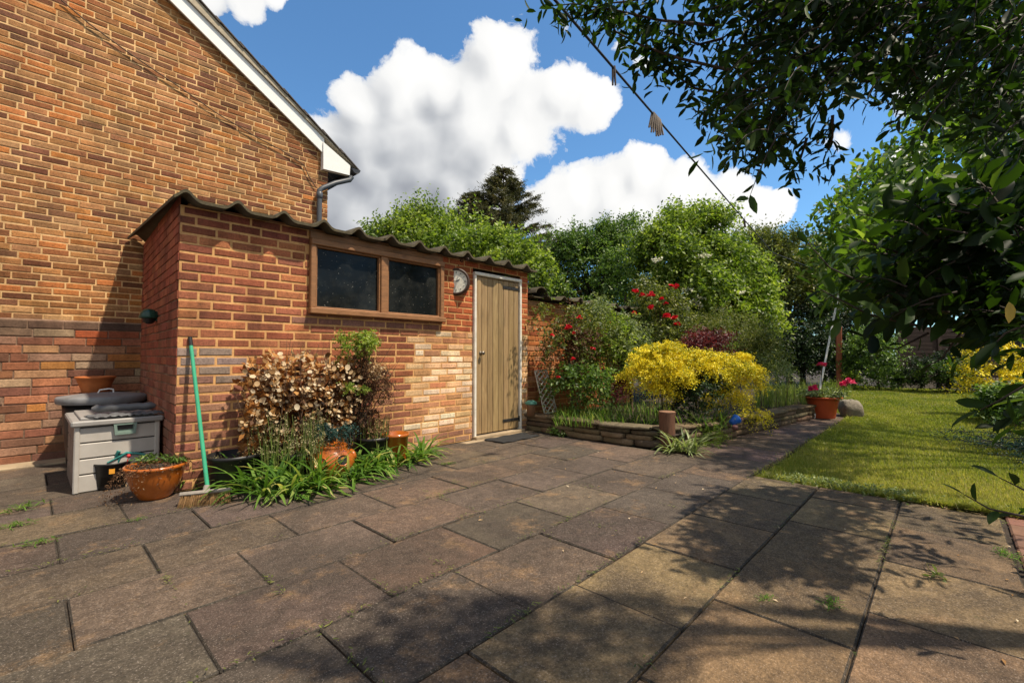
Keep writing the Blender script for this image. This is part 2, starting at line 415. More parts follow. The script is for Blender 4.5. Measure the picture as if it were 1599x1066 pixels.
pegM = M('weathered_peg', (.21, .17, .14), .85, .4, 30); pegD = M('dark_peg', (.05, .032, .026), .7, .3, 30)
lineM = M('washing_cord', (.022, .022, .026), .7)
barkM = M('bark', (.085, .062, .045), .9, .5, 16, 40, .8, .02, vec_scale=(3, 3, .6))
twigM = M('dark_twig', (.045, .033, .024), .85, .4, 20, bst=0); twigB = M('brown_twig', (.10, .058, .034), .85, .4, 20, bst=0)
fenceM = M('dark_fence_timber', (.055, .034, .026), .85, .4, 6, 40, .4, vec_scale=(1, 1, 5)); gravelM = M('concrete_gravel_board', (.26, .215, .17), .9, .3, 8)
lattM = M('faded_white_lattice', (.62, .56, .47), .8, .4, 22)
matM = M('black_rubber_mat', (.018, .018, .019), .85, .5, 60, 200, .6)
blueM = M('blue_glaze', (.012, .10, .44), .3, .2, 8)
lawnM = M('lawn_turf', (.075, .085, .022), .95, .6, 3.0, 60, .8, .02, dark=(1.1, .48, (.14, .11, .045)))
edgeBr = M('red_edging', (.30, .12, .07), .9, .3, 12, 60, .4, useattr=True)
litterM = M('dry_leaf_litter', (.38, .27, .15), .85, .4, 40)

g = lambda *c: c
L_bright = leafmat('bright_leaf', [(0, g(.035, .068, .010)), (.4, g(.125, .19, .026)), (.75, g(.25, .32, .05)), (1, g(.40, .45, .10))], .42)
L_mid = leafmat('mid_leaf', [(0, g(.022, .052, .011)), (.45, g(.07, .13, .025)), (.8, g(.14, .22, .045)), (1, g(.24, .32, .09))], .36)
L_olive = leafmat('olive_leaf', [(0, g(.03, .05, .011)), (.45, g(.105, .13, .027)), (.8, g(.21, .225, .055)), (1, g(.32, .30, .10))], .34)
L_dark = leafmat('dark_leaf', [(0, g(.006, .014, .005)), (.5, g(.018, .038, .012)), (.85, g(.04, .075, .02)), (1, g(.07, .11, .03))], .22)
L_conif = leafmat('conifer_needle', [(0, g(.028, .034, .014)), (.5, g(.09, .092, .034)), (.85, g(.165, .135, .052)), (1, g(.24, .18, .08))], .15, rough=.7)
L_gold = leafmat('golden_leaf', [(0, g(.09, .14, .02)), (.25, g(.42, .42, .02)), (.45, g(.74, .61, .025)), (.7, g(.88, .75, .03)), (1, g(.92, .80, .09))], .28, (1.15, 1.05, .5))
L_maroon = leafmat('maroon_leaf', [(0, g(.035, .010, .012)), (.5, g(.11, .025, .028)), (1, g(.23, .06, .05))], .3, (1.6, .7, .6))
L_grey = leafmat('grey_green_leaf', [(0, g(.045, .07, .028)), (.5, g(.18, .225, .085)), (.85, g(.32, .365, .16)), (1, g(.36, .40, .25))], .3)
L_brown = leafmat('dead_leaf', [(0, g(.03, .016, .009)), (.5, g(.11, .052, .024)), (.85, g(.22, .125, .06)), (1, g(.34, .23, .12))], .25, (1.2, 1.0, .8), rough=.8)
L_dry = leafmat('dried_flower', [(0, g(.10, .045, .012)), (.35, g(.32, .17, .06)), (.65, g(.50, .35, .19)), (1, g(.70, .58, .40))], .3, (1.1, 1.0, .8), rough=.8)
L_strap = leafmat('strap_leaf', [(0, g(.028, .07, .012)), (.45, g(.08, .165, .025)), (.75, g(.165, .265, .048)), (1, g(.50, .44, .17))], .38, rough=.6, spec=.15)
L_teal = leafmat('blue_green_leaf', [(0, g(.004, .016, .014)), (.6, g(.014, .055, .045)), (1, g(.045, .12, .095))], .2, (1, 1.3, 1.1))
L_grass = leafmat('grass_blade', [(0, g(.09, .135, .018)), (.4, g(.20, .235, .034)), (.7, g(.32, .31, .07)), (1, g(.46, .38, .14))], .4, nsc=1.3)
L_tall = leafmat('tall_grass', [(0, g(.06, .11, .02)), (.5, g(.17, .23, .05)), (.85, g(.30, .33, .10)), (1, g(.45, .40, .20))], .35)
L_over = leafmat('laurel_leaf', [(0, g(.006, .014, .004)), (.5, g(.015, .034, .008)), (.85, g(.032, .064, .013)), (1, g(.06, .10, .022))], .34, (2.0, 2.2, .5), rough=.5, spec=.16)
L_laur = leafmat('dark_laurel_leaf', [(0, g(.006, .013, .004)), (.5, g(.016, .035, .008)), (.85, g(.034, .066, .014)), (1, g(.065, .105, .025))], .38, (2.0, 2.2, .5), rough=.5, spec=.16)
L_rust = leafmat('rust_leaf', [(0, g(.14, .05, .014)), (.5, g(.40, .175, .045)), (1, g(.56, .32, .11))], .3, (1.2, 1.0, .8), rough=.8)
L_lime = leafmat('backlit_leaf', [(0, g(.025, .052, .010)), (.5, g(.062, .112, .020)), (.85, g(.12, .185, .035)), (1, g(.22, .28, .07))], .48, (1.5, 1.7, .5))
P_red = leafmat('red_petal', [(0, g(.28, .004, .012)), (.6, g(.62, .012, .03)), (1, g(.75, .06, .07))], .25, (1.1, .8, .8))
P_pink = leafmat('pink_petal', [(0, g(.45, .012, .075)), (.6, g(.70, .03, .14)), (1, g(.80, .14, .25))], .25, (1.1, .8, .9))
P_white = leafmat('cream_floret', [(0, g(.55, .54, .38)), (1, g(.82, .80, .68))], .3, (1, 1, .9))
L_stalk = leafmat('seed_stalk', [(0, g(.12, .10, .04)), (.5, g(.24, .22, .10)), (1, g(.45, .38, .22))], .2, (1, 1, .8), rough=.8)
# ---------------------------------------------------------------- brick walls
def bricks(mb, O, U, Nn, ulen, z0, z1, L, H, mo, colf, holes=(), umaxf=None, proud=.008, irr=0.0, vary=.0, ph=0):
    O, U, Nn = V(O), V(U).normalized(), V(Nn).normalized(); nr = int(round((z1-z0)/H))
    for r in range(nr):
        za = z0+r*H; zb = za+H; um = ulen if umaxf is None else min(ulen, umaxf(zb-.02))
        segs = [(0, um)]
        for (a, b, c, d) in holes:
            if zb > c+.004 and za < d-.004:
                ns = []
                for (p, q) in segs:
                    if b <= p or a >= q: ns.append((p, q)); continue
                    if a > p: ns.append((p, a))
                    if b < q: ns.append((b, q))
                segs = ns
        pcs = [(p, q, za, zb) for p, q in segs]
        for (a, b, c, d) in holes:
            if za < c-.012 and zb > c+.004: pcs.append((max(0, a), min(um, b), za, c))
        for (p, q, zl, zh) in pcs:
            if q-p < .01: continue
            zb_, zb = zb, zh
            mb.add([O+U*p+V((0, 0, za)), O+U*q+V((0, 0, za)), O+U*q+V((0, 0, zb)), O+U*p+V((0, 0, zb))], [(0, 1, 2, 3)], 1)
            zb = zb_
        u = -L if (r+ph) % 2 else -L/2
        u += R_.uniform(-.02, .02)*(1 if irr else .2)
        while u < um:
            l = L*(R_.choice([.5, .5, 1, 1, 1, 1.0, 1.25]) if R_.random() < vary else 1)*(1+R_.uniform(-irr, irr))
            for (p, q, zl, zh) in pcs:
                a, b = max(u+mo/2, p), min(u+l-mo/2, q)
                if b-a < .018: continue
                d = proud+R_.uniform(-.0018, .0018); j = lambda k=.0022: R_.uniform(-k, k)
                lo, hi = za+mo/2+j(), zh-(mo/2 if zh == zb else .003)+j(); bv = .0045
                q4 = [(a, lo+j()), (b, lo+j()), (b, hi+j()), (a, hi+j())]; cx, cz = (a+b)/2, (lo+hi)/2
                bk = [O+U*x+V((0, 0, z))-Nn*.002 for x, z in q4]
                md = [O+U*x+V((0, 0, z))+Nn*(d-.0022) for x, z in q4]
                fr = [O+U*(x+(bv if x < cx else -bv)+j(.001))+V((0, 0, z+(bv if z < cz else -bv)))+Nn*(d+j(.001)) for x, z in q4]
                fs = [(8, 9, 10, 11)]+[(i, (i+1) % 4, 4+(i+1) % 4, 4+i) for i in range(4)]+[(4+i, 4+(i+1) % 4, 8+(i+1) % 4, 8+i) for i in range(4)]
                mb.add(bk+md+fr, fs, 0, colf(cx, cz))
            u += l
def pick(pal, jit=.16):
    c = R_.choice(pal); k = 1+R_.uniform(-jit, jit)
    return tuple(max(0, x*k*(1+R_.uniform(-.06, .06))) for x in c)

# ================================================================= HOUSE
HY = 6.0; YB = 5.94; BX0 = -3.6
house = thing('house', (-.5, HY, 0), 'brick house with a white boarded gable end and black guttering', 'house')
HX1 = W(511, 320, HY).x
r1, r2 = W(263, 0, YB+.02), W(503, 239, YB+.02); slope = (r2.z-r1.z)/(r2.x-r1.x)
rakez = lambda x: r1.z+(x-r1.x)*slope
ZR = rakez(BX0)
hp = [(0.302, 0.124, 0.045), (0.347, 0.155, 0.056), (0.241, 0.092, 0.036), (0.168, 0.063, 0.031), (0.381, 0.172, 0.062), (0.302, 0.138, 0.062), (0.426, 0.155, 0.045), (0.213, 0.09, 0.047), (0.336, 0.167, 0.074), (0.269, 0.115, 0.047)]
hp2 = [(.40, .15, .05), (.36, .16, .06), (.42, .20, .085)]
def hcol(u, z):
    x = BX0+u
    if -.2 < x < 1.5 and 2.3 < z < 4.2 and R_.random() < .30: return pick(hp2)
    if z < 1.95 and R_.random() < .12: return pick([(.44, .25, .11), (.40, .22, .10)])
    return pick(hp)
mb = MB()
bricks(mb, (BX0, HY, 1.28), (1, 0, 0), (0, -1, 0), HX1-BX0, 0, ZR-1.28, .19, .061, .0125, lambda u, z: hcol(u, z+1.28), umaxf=lambda z: (min(HX1, r1.x+(z+1.28-r1.z-.10)/slope)-BX0), irr=.03, vary=.05, proud=.004)
mb.build('gable_wall', [brickM, mortarH], house)
mb = MB()
lp = [(.29, .115, .06), (.23, .095, .055), (.34, .125, .05), (.20, .095, .06), (.40, .16, .05), (.28, .16, .10), (.33, .17, .09), (.38, .25, .16), (.17, .07, .045), (.34, .14, .07)]
def lcol(u, z):
    if z > 1.2: return pick([(.12, .075, .055), (.15, .09, .06)])
    if 1.05 < z and R_.random() < .5: return pick([(.36, .085, .03), (.30, .085, .04)])
    return pick(lp, .25)
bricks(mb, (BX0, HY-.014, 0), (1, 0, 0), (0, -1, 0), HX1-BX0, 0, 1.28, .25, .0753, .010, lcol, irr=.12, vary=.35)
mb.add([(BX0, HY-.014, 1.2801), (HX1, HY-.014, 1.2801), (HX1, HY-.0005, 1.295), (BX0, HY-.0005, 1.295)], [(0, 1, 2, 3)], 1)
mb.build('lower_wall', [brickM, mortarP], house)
mb = MB()
bricks(mb, (HX1, HY, 0), (0, 1, 0), (1, 0, 0), 5, 0, r2.z-.02, .19, .061, .0125, hcol)
mb.build('side_wall', [brickM, mortarH], house)
# barge board, box end, undercloak, tiles
def xz(px, py, Y): p = W(px, py, Y); return (p.x, p.z)
t1, t2 = W(291, 0, YB), W(548, 258, YB); sl2 = (t2.z-t1.z)/(t2.x-t1.x); topz = lambda x: t1.z+(x-t1.x)*sl2
XL = -3.0
xe = W(505, 237, YB+.02).x
mb = MB(); mb.prism([(XL, YB, rakez(XL)), (xe, YB, rakez(xe)), (xe, YB, topz(xe)), (XL, YB, topz(XL))], (0, .022, 0))
mb.build('bargeboard', whiteM, house)
mb = MB(); mb.prism([(XL, YB+.023, rakez(XL)+.012), (xe, YB+.023, rakez(xe)+.012), (xe, YB+.023, rakez(xe)+.03), (XL, YB+.023, rakez(XL)+.03)], (0, HY-YB-.03, 0))
mb.build('verge_soffit', tanM, house)
be = [xz(504.5, 222, YB-.01), xz(504.5, 264, YB-.01), xz(545.5, 274, YB-.01), xz(546.5, 259, YB-.01)]
mb = MB(); mb.prism([(x, YB-.02, z) for x, z in be], (0, HY-YB+.014, 0)); mb.build('box_end', whiteM, house)
u1, u2 = W(313, 0, YB-.03), W(560, 263, YB-.03); sl3 = (u2.z-u1.z)/(u2.x-u1.x); rz = lambda x: u1.z+(x-u1.x)*sl3
xr = u2.x
mb = MB(); mb.prism([(XL, YB-.025, topz(XL)+.004), (xr-.04, YB-.025, topz(xr-.04)+.004), (xr-.01, YB-.025, rz(xr-.01)-.03), (XL, YB-.025, rz(XL)-.03)], (0, .10, 0))
mb.build('undercloak', tanM, house)
mb = MB(); cl = .30; dirv = V((1, 0, sl3)).normalized(); nn = V((-dirv.z, 0, dirv.x)); ang = -math.atan2(dirv.z, dirv.x); k = 0
p0 = V((xr+.015, 0, rz(xr+.015)))
while True:
    c = p0-dirv*(cl*k+cl*.55)+nn*(-.012)
    if c.x < XL: break
    rot = Matrix.Rotation(ang+rad(2.6), 3, 'Y')
    for q in range(14):
        mb.box((c.x, YB-.045+.17+q*.345, c.z+R_.uniform(-.003, .003)), (cl*1.25, .34, .018), .004, rot, 0, (.5, .5, .5))
    k += 1
roofo = mb.build('roof', tileM, house)
gp = W(550, 268, YB)
mb = MB(); ys = (YB-.05, 10.5); prof = [(math.cos(a), math.sin(a)) for a in [math.pi+math.pi*i/10 for i in range(11)]]
vs = []; fs = []
for y in ys:
    for r in (.062, .056):
        for (a, b) in prof: vs.append((gp.x+.035+a*r, y, gp.z+.03+b*r))
for i in range(10):
    fs += [(i, i+1, 23+i-0, 22+i), (11+i, 33+i, 34+i, 12+i)]
fs += [(i, 11+i, 12+i, i+1) for i in range(10)]
mb.add(vs, fs, 0, sm=True); mb.add([(gp.x+.035+a*.062, YB-.048, gp.z+.03+b*.062) for a, b in prof], [tuple(range(11))], 0)
mb.build('gutter', gutM, house)
dp = W(499, 296, 5.93); og = W(546, 281, 5.93)
mb = MB(); mb.tube([og+V((.03, 0, .05)), og, og+(dp-og)*.5+V((0, 0, .02)), dp+V((.04, 0, .03)), dp+V((0, 0, -.01)), (dp.x, 5.93, dp.z-.1), (dp.x, 5.93, .0)], .033, 12)
mb.lathe((dp.x, 5.93, dp.z-.12), [(.034, 0), (.040, .005), (.040, .08), (.034, .085)], 14)
mb.build('downpipe', greyP, house)
mb = MB(); pts = []
for (px, py) in ((95, 0), (140, 38), (200, 82), (280, 136), (340, 178), (400, 214), (440, 235), (475, 258), (482, 275), (493, 292)):
    p = W(px, py, 5.975); pts.append(p)
mb.tube(pts, .006, 6); mb.build('wall_cable', cableM, house)

# ================================================================= SHED
SY = 3.95; SX0 = W(279, 450, SY).x; SX1 = 4.47; SXB = W(223, 450, HY).x; ZW = 2.04
shed = thing('brick_shed', (2.6, SY, 0), 'low red brick shed with corrugated roof, wide window and plank door', 'shed')
wx0, wx1 = W(482, 430, SY).x, W(690, 450, SY).x; wz0, wz1 = 1.318, 1.966
dx0, dx1 = W(738, 550, SY).x, W(812, 550, SY).x; dz1 = W(738, 424, SY).z
sp = [(.30, .098, .046), (.34, .118, .056), (.255, .080, .040), (.31, .112, .060), (.38, .14, .062), (.22, .072, .040)]
def scol(u, z):
    x = SX0+u
    if x > 2.66 and z < 1.21+R_.uniform(-.03, .03):
        if z < .12: return pick([(.33, .16, .10), (.40, .22, .14)])
        return pick([(.74, .52, .33), (.66, .40, .21), (.52, .25, .12), (.80, .62, .43), (.48, .21, .10), (.70, .44, .23), (.78, .56, .36)])
    if x > 3.0 and z > 1.2: return pick([(.40, .105, .036), (.36, .09, .034)])
    if 1.2 < z < 1.31 and x > 1.6: return pick([(.26, .12, .09), (.30, .13, .09)])
    if .72 < z < 1.02 and x < 1.12: return pick([(.27, .185, .155), (.25, .13, .10), (.28, .20, .175)])
    if z < .72 and x < 1.4: return pick([(.25, .10, .062), (.30, .13, .078), (.22, .085, .055), (.34, .17, .11)])
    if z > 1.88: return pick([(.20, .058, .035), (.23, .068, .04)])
    if x < 2.66 and z < .7: return pick([(.30, .12, .07), (.34, .15, .085)])
    return pick(sp)
mb = MB(); hl = [(wx0-SX0, wx1-SX0, wz0, 9), (dx0-SX0, dx1-SX0, -1, dz1)]
bricks(mb, (SX0, SY, 0), (1, 0, 0), (0, -1, 0), SX1-SX0, 0, ZW, .22, .068, .0165, scol, hl, irr=.03, vary=.04, proud=.004)
mb.build('front_wall', [brickM, mortarS], shed)
sd = V((SXB-SX0, HY-SY, 0)); sdl = sd.length
def sidecol(u, z):
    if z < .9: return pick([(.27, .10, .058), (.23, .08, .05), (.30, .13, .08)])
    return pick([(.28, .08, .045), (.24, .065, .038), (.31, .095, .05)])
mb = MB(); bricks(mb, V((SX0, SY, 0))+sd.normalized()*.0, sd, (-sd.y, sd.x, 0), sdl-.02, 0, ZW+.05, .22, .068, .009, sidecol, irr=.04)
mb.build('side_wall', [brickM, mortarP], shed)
mb = MB(); bricks(mb, (SX1, SY, 0), (0, 1, 0), (1, 0, 0), 2.0, 0, ZW, .22, .068, .012, lambda u, z: pick(sp)); mb.build('end_wall', [brickM, mortarS], shed)
# roof: corrugated sheets, falling slightly to the front
def corr(mb, x0, x1, y0, y1, zf, zb, first, pitch, amp, n=None, th=.012, wob=.004, skew=0.0):
    nx = int((x1-x0)/.0125); ny = 10; vs = []; 
    wv = [[R_.uniform(-wob, wob) for _ in range(40)] for _ in range(2)]
    def zz(x):
        t = (x-first)/pitch; c = math.cos(2*math.pi*t)*.5+.5
        return amp*c**4
    for top in (0, 1):
        for j in range(ny+1):
            y = y0+(y1-y0)*j/ny
            for i in range(nx+1):
                x = x0+(x1-x0)*i/nx; b = wv[0][int((x-x0)/pitch) % 40]
                vs.append((x+skew*(y-y0), y+b*2.5*(1 if j == 0 else 0), zf+(zb-zf)*j/ny+zz(x)+b-(0 if top else th)))
    a = nx+1; o = a*(ny+1); fs = []; fe = []
    for j in range(ny):
        for i in range(nx):
            q = j*a+i; fs.append((q, q+a, q+a+1, q+1)); fs.append((o+q, o+q+1, o+q+a+1, o+q+a))
    for i in range(nx):
        fe.append((i, i+1, o+i+1, o+i)); q = ny*a+i; fe.append((q+1, q, o+q, o+q+1))
    for j in range(ny):
        q = j*a; fe.append((q+a, q, o+q, o+q+a)); q = j*a+nx; fe.append((q, q+a, o+q+a, o+q))
    n = len(mb.v); mb.add(vs, fs, 0, sm=True); mb.v = mb.v
    for f in fe: mb.f.append(tuple(i+n for i in f)); mb.m.append(1); mb.c.append((.5, .5, .5)); mb.s.append(False)
mb = MB(); corr(mb, .665, 4.50, 3.81, 5.97, 2.055, 2.145, .735, .3245, .062, th=.022)
mb.build('corrugated_roof', [roofM, roofE], shed)
mb = MB(); mb.box(((SX0+SX1)/2+.02, SY+.05, 2.045), (SX1-SX0-.05, .09, .03), .004)
mb.build('wall_plate', woodW, shed)
# window
wf = MB(); fy = SY-.012; T = .048
def fr(mb, xa, xb, za, zb, y, d=.07): mb.box(((xa+xb)/2, y, (za+zb)/2), (xb-xa, d, zb-za), .006)
m1, m2 = W(592, 430, SY).x, W(603, 430, SY).x
fr(wf, wx0+.0, wx0+T, wz0+.05, wz1-.055, fy); fr(wf, wx1-T, wx1, wz0+.05, wz1-.055, fy)
fr(wf, wx0, wx1, wz1-.055, wz1, fy-.004, .078); fr(wf, wx0-.008, wx1+.008, wz0, wz0+.05, fy-.012, .095)
fr(wf, m1, m2, wz0+.05, wz1-.055, fy+.003)
fr(wf, wx0, wx1, wz1+.001, ZW-.012, fy+.012, .05)
win = wf.build('window', woodW, shed)
for (a, b) in ((wx0+T, m1), (m2, wx1-T)):
    bd = MB(); z0_, z1_ = wz0+.05, wz1-.055; q = .016
    fr(bd, a+.001, a+q, z0_+q, z1_-q, fy+.008, .045); fr(bd, b-q, b-.001, z0_+q, z1_-q, fy+.008, .045); fr(bd, a+.001, b-.001, z1_-q, z1_-.001, fy+.008, .046); fr(bd, a+.001, b-.001, z0_+.001, z0_+q, fy+.008, .046)
    bd.build('glazing_bead', woodW, win)
    pn = MB(); pn.box(((a+b)/2, fy+.022, (z0_+z1_)/2), (b-a-.004, .006, z1_-z0_-.004), .001); pn.build('pane', paneM, win)
mb = MB(); mb.add([(wx0, SY+.2, wz0), (wx1, SY+.2, wz0), (wx1, SY+.2, ZW), (wx0, SY+.2, ZW)], [(0, 1, 2, 3)]); 
# door
fw = .045
dfm = MB()
fr(dfm, dx0, dx0+fw*.75, .015, dz1-.04, SY-.006, .06); fr(dfm, dx1-fw*.75, dx1, .015, dz1-.04, SY-.006, .06); fr(dfm, dx0, dx1, dz1-.04, dz1, SY-.008, .066)
dfm.build('door_frame', frameWhite, shed)
mb = MB(); mb.box(((dx0+dx1)/2, SY-.004, .012), (dx1-dx0+.02, .16, .05), .008); mb.build('door_step', concM, shed)
da, db = dx0+fw*.75+.006, dx1-fw*.75-.006; nb = 8; dw = MB(); dz0 = .052; dzt = dz1-.048
for i in range(nb):
    a = da+(db-da)*i/nb; b = da+(db-da)*(i+1)/nb; k = R_.uniform(.86, 1.1)
    dw.box(((a+b)/2, SY+.001+R_.uniform(-.001, .001), (dz0+dzt)/2), (b-a-.004, .03, dzt-dz0), .005, None, 0, (k, k*R_.uniform(.97, 1.02), k*R_.uniform(.93, 1.02)))
door = dw.build('door', doorM, shed)
for z in (1.80, .165):
    h = MB(); h.box((db-.145, SY-.018, z), (.29, .006, .035), .002); h.tube([(db+.006, SY-.02, z-.035), (db+.006, SY-.02, z+.035)], .009, 8)
    for q in (.05, .14, .24): h.lathe((db-q, SY-.021, z), [(.006, .0), (.006, -.004), (0, -.005)], 8, rot=Matrix.Rotation(-math.pi/2, 3, 'X'))
    h.build('hinge', ironM, door)
kp = W(751, 551, SY-.02); h = MB(); RX = Matrix.Rotation(math.pi/2, 3, 'X')
h.lathe((kp.x, SY-.014, kp.z), [(.0, 0), (.024, 0), (.024, .004), (.009, .008), (.009, .028), (.021, .034), (.024, .045), (.018, .056), (0, .059)], 18, rot=RX); h.build('knob', brassM, door)

# clock on its bracket
cw = V((3.318, SY, 1.79)); cc = V((cw.x-.035, SY-.165, 1.785))
cc = WX(712.5, 440, 3.275)
clock = thing('wall_clock', (cw.x, SY, cc.z), 'round double sided clock with brown rim on an iron bracket beside the door', 'clock')
RZc = Matrix.Rotation(rad(47), 3, 'Z'); RYm = RZc @ Matrix.Rotation(-math.pi/2, 3, 'Y'); rc = .146
mb = MB(); mb.lathe(cc, [(rc*.84, .030), (rc*.86, .044), (rc, .042), (rc*1.04, .025), (rc*1.04, -.085), (rc, -.10), (rc*.9, -.092)], 40, rot=RYm); mb.build('rim', clockRim, clock)
mb = MB(); mb.lathe(cc, [(0, -.095), (rc*.92, -.093)], 40, rot=RYm); mb.build('dial', clockFace, clock)
mb = MB(); mb.lathe(cc, [(rc*.86, .031), (0, .033)], 40, rot=RYm); face = mb.build('dial', clockFace, clock)
fx = cc.x-.0345
for i in range(12):
    a = math.pi/6*i; l = .022 if i % 3 == 0 else .014; rr = rc*.68; mb = MB()
    mb.box(cc+RZc @ V((-.0345, math.sin(a)*rr, math.cos(a)*rr)), (.003, .007, l), .001, RZc @ Matrix.Rotation(-a, 3, 'X')); mb.build('hour_mark', ironM, face)
for a, l, w in ((rad(70), .075, .006), (rad(300), .05, .008)):
    mb = MB(); mb.box(cc+RZc @ V((-.0365, math.sin(a)*l/2, math.cos(a)*l/2)), (.003, w, l), .001, RZc @ Matrix.Rotation(-a, 3, 'X')); mb.build('hand', ironM, face)
bx = cc.x+.03; mb = MB()
mb.tube([(bx, SY-.002, cc.z+rc+.05), (bx, cc.y, cc.z+rc+.05), (bx, cc.y, cc.z+rc*1.02)], .008, 8); mb.build('bracket', clockRim, clock)
for q in range(2):
    y0 = SY-.05-.1*q; mb = MB(); mb.tube([(bx, y0+.028*math.cos(t*.6)*(1-t*.05), cc.z+rc+.085+.022*math.sin(t*.6)*(1-t*.05)) for t in range(14)], .005, 6); mb.build('scroll', clockRim, clock)

# green dome on the side wall
s0 = V((SX0, SY, 0)); nl = V((-sd.y, sd.x, 0)).normalized(); r = ray(247, 494); tt = (s0-EYE).dot(nl)/r.dot(nl); gd = EYE+r*tt
dome = thing('dome_lamp', gd, 'dark green dome fitting fixed on the shady side wall of the shed', 'wall lamp')
mb = MB(); q = gd+nl*.062; mb.lathe(q, [(0, .062), (.03, .058), (.052, .04), (.066, .012), (.07, -.012), (.066, -.02), (0, -.02)], 24); mb.box(gd+nl*.012, (.024, .05, .08), .004); mb.build('dome', domeM, dome)
mb = MB(); mb.lathe(q, [(.045, -.021), (.04, -.05), (.02, -.066), (0, -.068)], 20); mb.build('lens', blackP, dome)

# ================================================================= LOWER OUTBUILDING beyond the shed
ob = thing('brick_outbuilding', (5.9, 4.03, 0), 'lower orange brick outbuilding with a broken wavy roof, right of the plank door', 'outbuilding')
op = [(.42, .14, .045), (.36, .115, .04), (.46, .18, .065), (.30, .09, .035), (.40, .20, .10)]
mb = MB(); bricks(mb, (SX1+.012, 4.03, 0), (1, 0, 0), (0, -1, 0), 2.9, 0, 1.72, .22, .068, .013, lambda u, z: pick(op), irr=.05, vary=.1)
bricks(mb, (SX1+2.912, 4.03, 0), (0, 1, 0), (1, 0, 0), 1.8, 0, 1.72, .22, .068, .013, lambda u, z: pick(op), irr=.05); mb.build('wall', [brickM, mortarS], ob)
mb = MB()
x = SX1+.05
for k in range(8):
    xn = x+.40; corr(mb, x, xn, 3.90+R_.uniform(-.04, .03), 5.8, 1.745+R_.uniform(-.012, .02), 1.80+.01*(k % 2)+R_.uniform(0, .01), x+.30, .37, .06, th=.012, wob=.006); x += .365
# curled end sheet
pts = []; n0 = 14
vs = []; fs = []
for j, y in enumerate((3.86, 4.6, 5.6)):
    for i in range(n0):
        a = math.pi*(.95-1.0*i/(n0-1)); vs.append((4.66+.13*math.cos(a), y, 1.765+.105*math.sin(a)))
    for i in range(n0):
        a = math.pi*(.95-1.0*i/(n0-1)); vs.append((4.66+.118*math.cos(a), y, 1.765+.093*math.sin(a)))
for j in range(2):
    for i in range(n0-1):
        q = j*2*n0+i; w = q+2*n0; fs += [(q, q+1, w+1, w), (q+n0, w+n0, w+n0+1, q+n0+1)]
mb.add(vs, fs, 0, sm=True); mb.add(vs[:2*n0], [(i, n0+i, n0+i+1, i+1) for i in range(n0-1)], 1)
mb.build('corrugated_roof', [roofM, roofE], ob)

# ================================================================= GROUND, PATIO, PATH, LAWN
def struct(o): o['kind'] = 'structure'; return o
mb = MB(); mb.add([(-250, -250, -.07), (250, -250, -.07), (250, 250, -.07), (-250, 250, -.07)], [(0, 1, 2, 3)]); struct(mb.build('ground', soilM))
mb = MB()
def slabrow(y0, y1, ph, xa, xb, pal, L=.6):
    x = ph-L*math.ceil((ph-xa)/L)
    while x < xb:
        a, b = max(x, xa), min(x+L, xb)
        if b-a > .05:
            gw = R_.uniform(.002, .005)
            mb.box(((a+b)/2+R_.uniform(-.002, .002), (y0+y1)/2, -.02+R_.uniform(-.003, .003)), (b-a-gw, y1-y0-R_.uniform(.003, .009), .04), .006, Matrix.Rotation(R_.uniform(-.003, .003), 3, 'Z') @ Matrix.Rotation(R_.uniform(-.005, .005), 3, 'X'), 0, pick(pal, .16), .0, (.05, .042, .032))
        x += L
dk = [(.100, .074, .054), (.115, .082, .057), (.086, .065, .050), (.125, .086, .060), (.093, .069, .052)]
tn = [(.21, .145, .074), (.18, .128, .068), (.225, .15, .077), (.17, .112, .064)]
slabrow(-.22, .235, 2.19, -2.6, 4.0, tn); slabrow(.235, .69, 1.88, -2.6, 4.0, tn); slabrow(.69, 1.15, 1.60, -2.6, 4.0, tn)
ys = [1.15, 1.62, 2.085, 2.54, 3.0, 3.46, 3.93]
for i in range(6): slabrow(ys[i], ys[i+1], .125 if i % 2 == 0 else .425, -3.6, 4.40, dk)
ys = [3.93, 4.39, 4.85, 5.31, 5.74]
for i in range(4): slabrow(ys[i], ys[i+1], .125 if i % 2 == 0 else .425, -3.6, SX0-.01, dk)
struct(mb.build('patio', slabM))
mb = MB(); mb.add([(-3.6, -.55, -.013), (4.02, -.55, -.013), (4.02, 5.99, -.013), (-3.6, 5.99, -.013)], [(0, 1, 2, 3)]); struct(mb.build('patio_bedding', soilM))
mb = MB(); mb.box((-1.5, 5.86, -.01), (4.3, .22, .05), .01); mb.box((3.9, 3.86, -.012), (1.2, .10, .03), .006); struct(mb.build('concrete_strip', concM))
mb = MB(); x = -2.6
while x < 4.0: mb.box((x+.11, -.34, -.02+R_.uniform(-.004, .003)), (.205, .20, .05), .008, Matrix.Rotation(R_.uniform(-.02, .02), 3, 'Z'), 0, pick([(.17, .085, .055), (.14, .07, .05), (.20, .10, .065)])); x += .215
struct(mb.build('brick_edging', edgeBr))
mb = MB(); x = 4.0
pl = [(.135, .092, .072), (.12, .085, .07), (.15, .10, .075)]
while x < 9.3:
    l = R_.uniform(.55, .65); mb.box((x+l/2, 1.475, -.02+R_.uniform(-.003, .003)), (l-.01, .64 if x > 4.4 else .64, .04), .006, None, 0, pick(pl)); 
    if x > 4.3: mb.box((x+l/2, 1.96, -.022), (l-.01, .31, .04), .006, None, 0, pick(pl))
    x += l
struct(mb.build('path', slabM))
